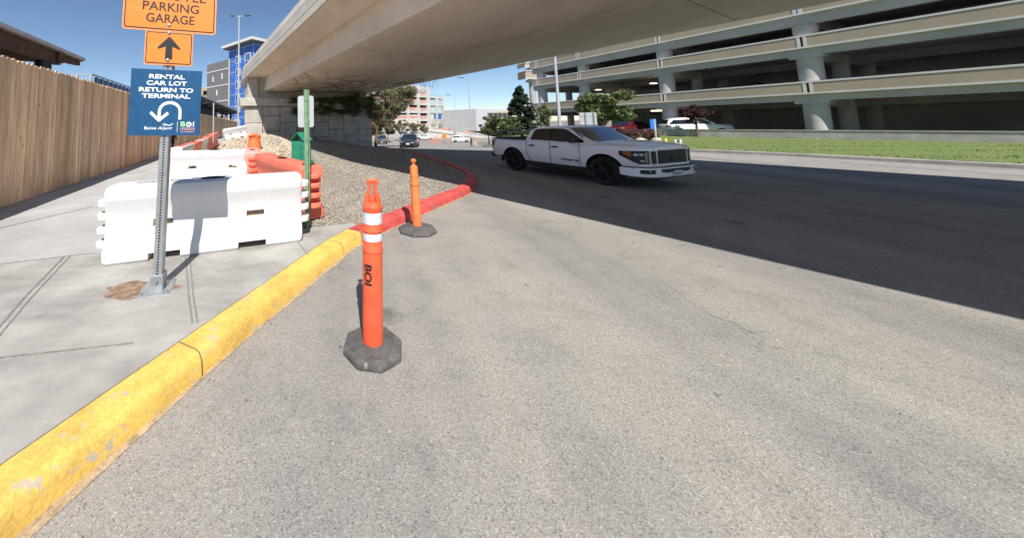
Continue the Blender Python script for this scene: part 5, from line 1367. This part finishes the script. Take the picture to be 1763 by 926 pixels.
# back of a two post sign
p = A(1014, 222, 22); p.z = .05; s_ = 22/530
t = thing('road_sign_back', p, 'wide grey back of road sign on two posts behind the truck', 'road sign', rz=R(6))
k = MB(); zc = A(1014, 206.5, 22).z-p.z; k.box((0,0,zc), (32*s_,.03,25*s_)); o = k.build('sign_plate', M_ALU, t)
k = MB()
for z in (-.3,.3): k.box((0,-.03,zc+z), (32*s_,.03,.05))
for i in range(15): k.box((-15*s_+i*30*s_/14,-.017,zc), (.012,.006,25*s_))
k.build('stiffener', M_STEELG, t)
for x in (-6.5*s_, 9*s_):
    k = MB(); k.box((x,-.075,(zc+.5)/2), (.085,.06,zc+.5)); k.build('post', M_GALV, t)
p = A(1129, 250, 18.5); p.z = .08; s_ = 18.5/530
t = thing('blue_road_sign', p, 'small plain blue road sign on white post by lawn', 'road sign', rz=R(20))
k = MB(); zc = A(1126, 214, 18.5).z-p.z; plate(k, round_rect(16*s_, 17*s_, .03), -.015, .015, -1.5*s_, zc); k.build('sign_plate', M_BLUES, t)
k = MB(); k.box((-.2*s_,-.05,(zc+.3)/2), (.06,.05,zc+.3)); k.build('post', M_GART, t)
for u, v, col, nm, lab in ((1146.5, 250, M_YELB, 'bollard', 'short yellow bollard on the lawn edge behind truck hood'), (1163, 249, M_GART, 'marker_post', 'short white marker post left of its twin behind the truck hood'), (1172, 250, M_GART, 'marker_post', 'short white marker post nearest the lawn kerb'), (1167.5, 250, M_DSTEEL, 'utility_stub', 'dark utility stub between the two white marker posts'), (1131.5, 250, M_DELIN, 'marker_cone', 'tiny orange marker at the foot of blue sign')):
    p = A(u, v, 17.6); p.z = .10; t = thing(nm, p, lab, nm.replace('_', ' '))
    hb = {'bollard': .45, 'marker_post': .38, 'utility_stub': .3, 'marker_cone': .14}[nm]; rb = .075 if nm == 'bollard' else .055
    k = MB(); k.lathe([(rb,-.05),(rb,hb-.03),(rb*.8,hb),(0,hb+.01)], 14, cap=False); k.build('post_body', col, t)
    k = MB(); k.lathe([(rb*1.03,hb*.55),(rb*1.03,hb*.7)], 14, cap=False); k.build('band', M_REFL if nm != 'marker_cone' else M_GART, t)
# distant work zone
for i, (u, h) in enumerate(((741,1.05),(746,1.2),(749,1.1),(753,1.2),(758,.9),(772,.9),(780,.8),(734+43,.9))):
    Y = 60+i*1.2; p = A(u, 246, Y); p.z = zr(Y)
    t = thing('channelizer', p, 'slim orange channelizer post on the far road by work sign', 'channelizer', group='orange channelizers on the far road')
    k = MB(); k.lathe([(.13,0),(.09,.1),(.08,h),(.04,h+.06)], 10); k.build('tube', M_DELIN, t)
    k = MB(); k.lathe([(.086,h*.6),(.086,h*.8)], 10, cap=False); k.build('band', M_REFL, t)
p = A(765, 246, 62); p.z = zr(62)
t = thing('work_sign', p, 'orange diamond work sign on a folding stand far down the road', 'road sign')
k = MB(); zc = A(765, 235, 62).z-p.z; M = Matrix.Translation((0,0,zc)) @ Matrix.Rotation(R(45),4,'Y'); k.box((0,0,0), (.86,.03,.86), M); k.build('diamond_plate', M_ORSIGN, t)
k = MB(); k.tube([(0,.05,0),(0,.05,zc)], .03, 6); k.bar((-.6,0,.03), (.6,.1,.03), .05, .05); k.bar((0,-.5,.03), (0,.6,.03), .05, .05); k.build('stand', M_DSTEEL, t)
k = MB(); k.box((0,-.022,0), (.08,.012,.4), Matrix.Translation((0,0,zc))); k.box((.05,-.022,.08), (.22,.012,.07), Matrix.Translation((0,0,zc))); k.build('symbol', M_BLACK, t)

# ================================================================== TREES AND SHRUBS
def leaf_mat(name, c, dark, tr=.0):
    m = mat(name, c, .6, .35, 1.6, c2=dark, island=.45, spec=.3); return m
L_BUSH = leaf_mat('dusty_olive_leaf', (.20,.195,.085), (.075,.085,.035)); L_PINK = leaf_mat('dry_seed_leaf', (.34,.25,.17), (.2,.13,.09))
L_GREEN = leaf_mat('green_leaf', (.17,.21,.075), (.06,.085,.03)); L_CON = leaf_mat('conifer_needle', (.035,.06,.038), (.012,.024,.016))
L_IVY = leaf_mat('ivy_leaf', (.12,.16,.06), (.05,.07,.025)); L_PURP = leaf_mat('purple_leaf', (.11,.035,.035), (.05,.018,.02)); L_RUSTY = leaf_mat('barberry_leaf', (.17,.06,.055), (.08,.03,.03))
def leaves(name, clumps, n, size, m, parent, flat=.0, mix=None):
    """clumps: (x,y,z,rx,ry,rz,weight); little bent quads spread through their volume"""
    W_ = np.array([c[6] for c in clumps], float); W_ /= W_.sum()
    idx = rng.choice(len(clumps), n, p=W_); C_ = np.array([c[:6] for c in clumps])[idx]
    d = rng.normal(size=(n,3)); d /= np.linalg.norm(d, axis=1)[:,None]; rr = rng.random(n)**.45
    P_ = C_[:,:3]+d*rr[:,None]*C_[:,3:6]
    a = rng.normal(size=(n,3)); a[:,2] *= (1-flat); a /= np.linalg.norm(a, axis=1)[:,None]
    b = np.cross(a, rng.normal(size=(n,3))); b /= np.linalg.norm(b, axis=1)[:,None]; c = np.cross(a, b)
    s = size*rng.uniform(.6, 1.4, n)[:,None]
    V = np.stack([P_-a*s, P_+b*s*.55+c*s*.15, P_+a*s, P_-b*s*.55+c*s*.15], 1).reshape(-1,3)
    Q = np.arange(n*4).reshape(n,4)
    mi = None
    if mix: mi = (rng.random(n) < mix[1]).astype(int); m = [m, mix[0]]
    return raw_mesh(name, V, Q, m, parent, mi=mi)
def limbs(k, base, tips, r0):
    for tp in tips:
        a = Vector(base); b = Vector(tp); m_ = a.lerp(b, .5)+Vector((random.gauss(0,.12), random.gauss(0,.12), .1))*(b-a).length*.5
        k.tube([a, a.lerp(m_, .6), m_, b], [r0, r0*.75, r0*.5, r0*.2], 6)
def tree(name, base, h, crown, label, cat, m, n, size, trunk_r=.12, nclump=22, fork=.35, mix=None, lean=(0,0), group=None, flat=0):
    """crown: (cx, cy, cz, rx, ry, rz) relative to the base"""
    t = thing(name, base, label, cat, group=group); cl = []
    for i in range(nclump):
        d = Vector((random.gauss(0,1), random.gauss(0,1), random.gauss(0,1))).normalized()*random.uniform(.4, 1.0)
        q = random.uniform(.15, .34)
        cl.append((crown[0]+d.x*crown[3], crown[1]+d.y*crown[4], crown[2]+d.z*crown[5], q*crown[3], q*crown[4], q*crown[5]*.85, q**2))
    cl.append((crown[0], crown[1], crown[2], crown[3]*.55, crown[4]*.55, crown[5]*.55, .12))
    k = MB(); fk = Vector((lean[0]*.5, lean[1]*.5, h*fork))
    k.tube([(0,0,-.15),(fk.x*.5, fk.y*.5, fk.z*.5), fk], [trunk_r*1.25, trunk_r, trunk_r*.8], 8)
    limbs(k, fk, [c[:3] for c in cl[:14]], trunk_r*.5); k.build('trunk', M_BARK, t)
    leaves('crown', cl, n, size, m, t, mix=mix, flat=flat); return t
# the big dusty bush-like tree growing out behind the right end of the wall
bt = Vector((2.9, 34.4, zr(34.4)+.05))
cl = []
t = thing('bushy_tree', bt, 'large dusty olive tree spilling past the right end of bridge wall', 'tree')
for i in range(125):
    u = random.uniform(618, 714); v0, v1 = 152+max(0, (640-u)*.1), 231-max(0, (u-642)*.85)
    v = random.uniform(v0, max(v1, v0+6)); q = A(u, v, random.uniform(34.0, 38.0))-bt
    s = random.uniform(.35, .75); cl.append((q.x, q.y, q.z, s, s, s*.85, s*s))
k = MB(); k.tube([(0,0,-.3),(.1,.2,1.2),(.2,.3,2.2)], [.2,.16,.13], 8); limbs(k, (.2,.3,2.0), [c[:3] for c in cl], .06); k.build('trunk', M_BARK, t)
for i in range(26):
    q = A(random.uniform(598, 652), random.uniform(158, 202), random.uniform(29.3, 31.5))-bt; s = random.uniform(.25, .5); cl.append((q.x, q.y, q.z, s, s*.7, s*.8, s*s))
leaves('crown', cl, 40000, .08, L_BUSH, t, mix=(L_PINK, .2))
# row of small shrubs/trees under it along the far road
for i, (u, vt, vb, Y, n) in enumerate(((668,208,238,70,2600),(690,206,238,74,2600),(712,209,239,78,2400),(732,212,238,82,1800),(648,212,236,66,1800))):
    b = A(u, vb, Y); b.z = zr(Y); h = A(u, vt, Y).z-b.z
    tree('small_tree', b, h, (0,0,h*.66,h*.42,h*.42,h*.34), ['low olive shrub tree behind the sport utility vehicle','low grey green tree just left of dark sedan roof','low tree above the dark sedan','thin dry tree right of dark sedan near white car','low shrubby tree beside the wall end'][i], 'tree', L_BUSH, n, .13, .09, 14, .3, mix=(L_PINK, .25))
# climbing vine on the wall and the cap beam
iv = thing('ivy', (0,0,0), 'dark green ivy hanging over the cap beam of bridge wall', 'ivy'); cl = []
for i in range(95):
    f = min(.99, max(.36, random.gauss(.74, .17))); q = WA.lerp(WB, f)+Vector((.37,-.93,0))*random.uniform(.15,.6)
    zt_ = 4.2-1.3*random.random()**1.6-.9*abs(f-.78)*random.random(); s = random.uniform(.15, .38)
    cl.append((q.x, q.y, zt_, s*1.5, s, s*.8, s*s))
for i in range(10):
    f = random.uniform(.30,.45); q = WA.lerp(WB, f)+Vector((.37,-.93,0))*.55; cl.append((q.x, q.y, random.uniform(3.7,4.15), .35, .15, .13, .03))
leaves('foliage', cl, 15000, .06, L_IVY, iv)
k = MB()
for i in range(26):
    f = random.uniform(.5,.97); q = WA.lerp(WB, f)+Vector((.37,-.93,0))*.16; z = random.uniform(3.0,3.4); pts_ = [(q.x,q.y,z)]
    for j in range(7): pts_.append((pts_[-1][0]+random.gauss(0,.13)*.9, pts_[-1][1]+random.gauss(0,.03), pts_[-1][2]-random.uniform(.03,.22)))
    k.tube(pts_, .012, 4)
k.build('vine_tangle', M_BARK, iv)
# conifer in front of the garage corner
def conifer():
    Y = 40.; b = A(899, 232, Y); b.z = -.1; h = A(903, 149, Y).z-b.z; rb = 33*Y/530
    t = thing('conifer', b, 'dark bluish conifer at the left corner of parking garage', 'tree'); k = MB(); k.tube([(0,0,-.2),(0,0,h*.97)], [.2,.02], 8)
    V = []; cl = []
    for i in range(150):
        f = random.random()**.8; z = .35+f*(h-.5); r = rb*(1-f)**.85*random.uniform(.7,1.08)+.12; a = random.uniform(0,6.283)
        tip_ = Vector((r*math.cos(a), r*math.sin(a), z-.12*r+.1)); k.tube([(0,0,z-.05), tip_], [.03,.008], 4, cap=False)
        for g in np.linspace(.35,1,4):
            cl.append((tip_.x*g, tip_.y*g, z+(tip_.z-z)*g, .30*(1.3-.6*g), .30*(1.3-.6*g), .13, .09))
        if random.random() < .5: cl.append((tip_.x*1.03, tip_.y*1.03, tip_.z+.12, .12, .12, .2, .03))
    k.build('trunk', M_BARK, t); leaves('crown', cl, 26000, .115, L_CON, t, mix=(L_GREEN, .06))
conifer()
def tree_px(name, u, vt, vb, Y, wpx, label, m, n, size, zb_=.05, cat='tree', vc=None, **kw):
    b = A(u, vb, Y); b.z = zb_; h = A(u, vt, Y).z-zb_; wr = wpx*Y/530/2; zc = (A(u, vc, Y).z-zb_) if vc else h*.62
    return tree(name, b, h, (0,0,zc,wr*.95,wr*.95,(h-zc)*.97), label, cat, m, n, size, **kw)
tree_px('leafy_tree', 1037, 153, 228, 27, 92, 'broad light green tree in front of the garage behind truck roof', L_GREEN, 9500, .105, vc=187, nclump=30, fork=.25, trunk_r=.13)
tree_px('slender_tree', 942, 178, 228, 36, 34, 'thin sparse young tree beside the pale lamp post', L_GREEN, 1700, .10, vc=203, nclump=14, fork=.2, trunk_r=.07)
for i, (u, vt, vb, Y, wp_) in enumerate(((842,202,246,40,34),(856,198,246,38,36),(868,196,247,36.5,42),(880,206,247,38,40))):
    tree_px('young_tree', u, vt, vb, Y, wp_, ['leftmost young light green tree on the far lawn','young green tree second from left on the far lawn','tallest young green tree behind the truck bed','young green tree touching the dark conifer'][i], L_GREEN, 3000, .085, zb_=zr(Y)+.2, vc=(vt*.58+vb*.42)-3, nclump=18, fork=.3, trunk_r=.07)
tree_px('purple_tree', 1200, 180, 226, 27.5, 40, 'purple leaved small tree in front of the garage at right', L_PURP, 2600, .09, vc=197, nclump=16, trunk_r=.08)
for i, (u, wp_) in enumerate(((1089, 26), (1117, 24))):
    b = A(u, 237, 24.5); b.z = .0; wr = wp_*24.5/530/2
    t = thing('barberry_shrub', b, ['reddish shrub in front of dark red car', 'reddish shrub left of the blue sign'][i], 'shrub')
    cl = [(random.uniform(-.75,.75)*wr, random.uniform(-.6,.6)*wr, random.uniform(.25,.8), .28, .28, .22, .06) for _ in range(20)]
    k = MB(); limbs(k, (0,0,-.05), [c[:3] for c in cl], .02); k.build('stems', M_BARK, t)
    leaves('foliage', cl, 2600, .05, L_RUSTY, t, mix=(L_BUSH, .15))
    b2 = A(u+13, 236, 23.5); b2.z = .05; t = thing('boulder', b2, ['pale boulder between the two reddish shrubs', 'pale boulder right of reddish shrub'][i], 'boulder')
    k = MB(); k.lathe([(.0,-.1),(.30,-.05),(.33,.08),(.24,.17),(.1,.2),(0,.2)], 9, cap=False, M=Matrix.Diagonal((1,.7,1,1))); k.build('rock', M_PANEL, t)
b = A(893, 234, 34); b.z = .2
t = thing('low_shrub', b, 'dark low shrub at the foot of conifer', 'shrub'); cl = [(random.uniform(-2,2), random.uniform(-.8,.8), random.uniform(.2,.6), .5, .5, .3, .1) for _ in range(16)]
leaves('foliage', cl, 2600, .08, L_CON, t); k = MB(); limbs(k, (0,0,0), [c[:3] for c in cl[:6]], .03); k.build('stems', M_BARK, t)
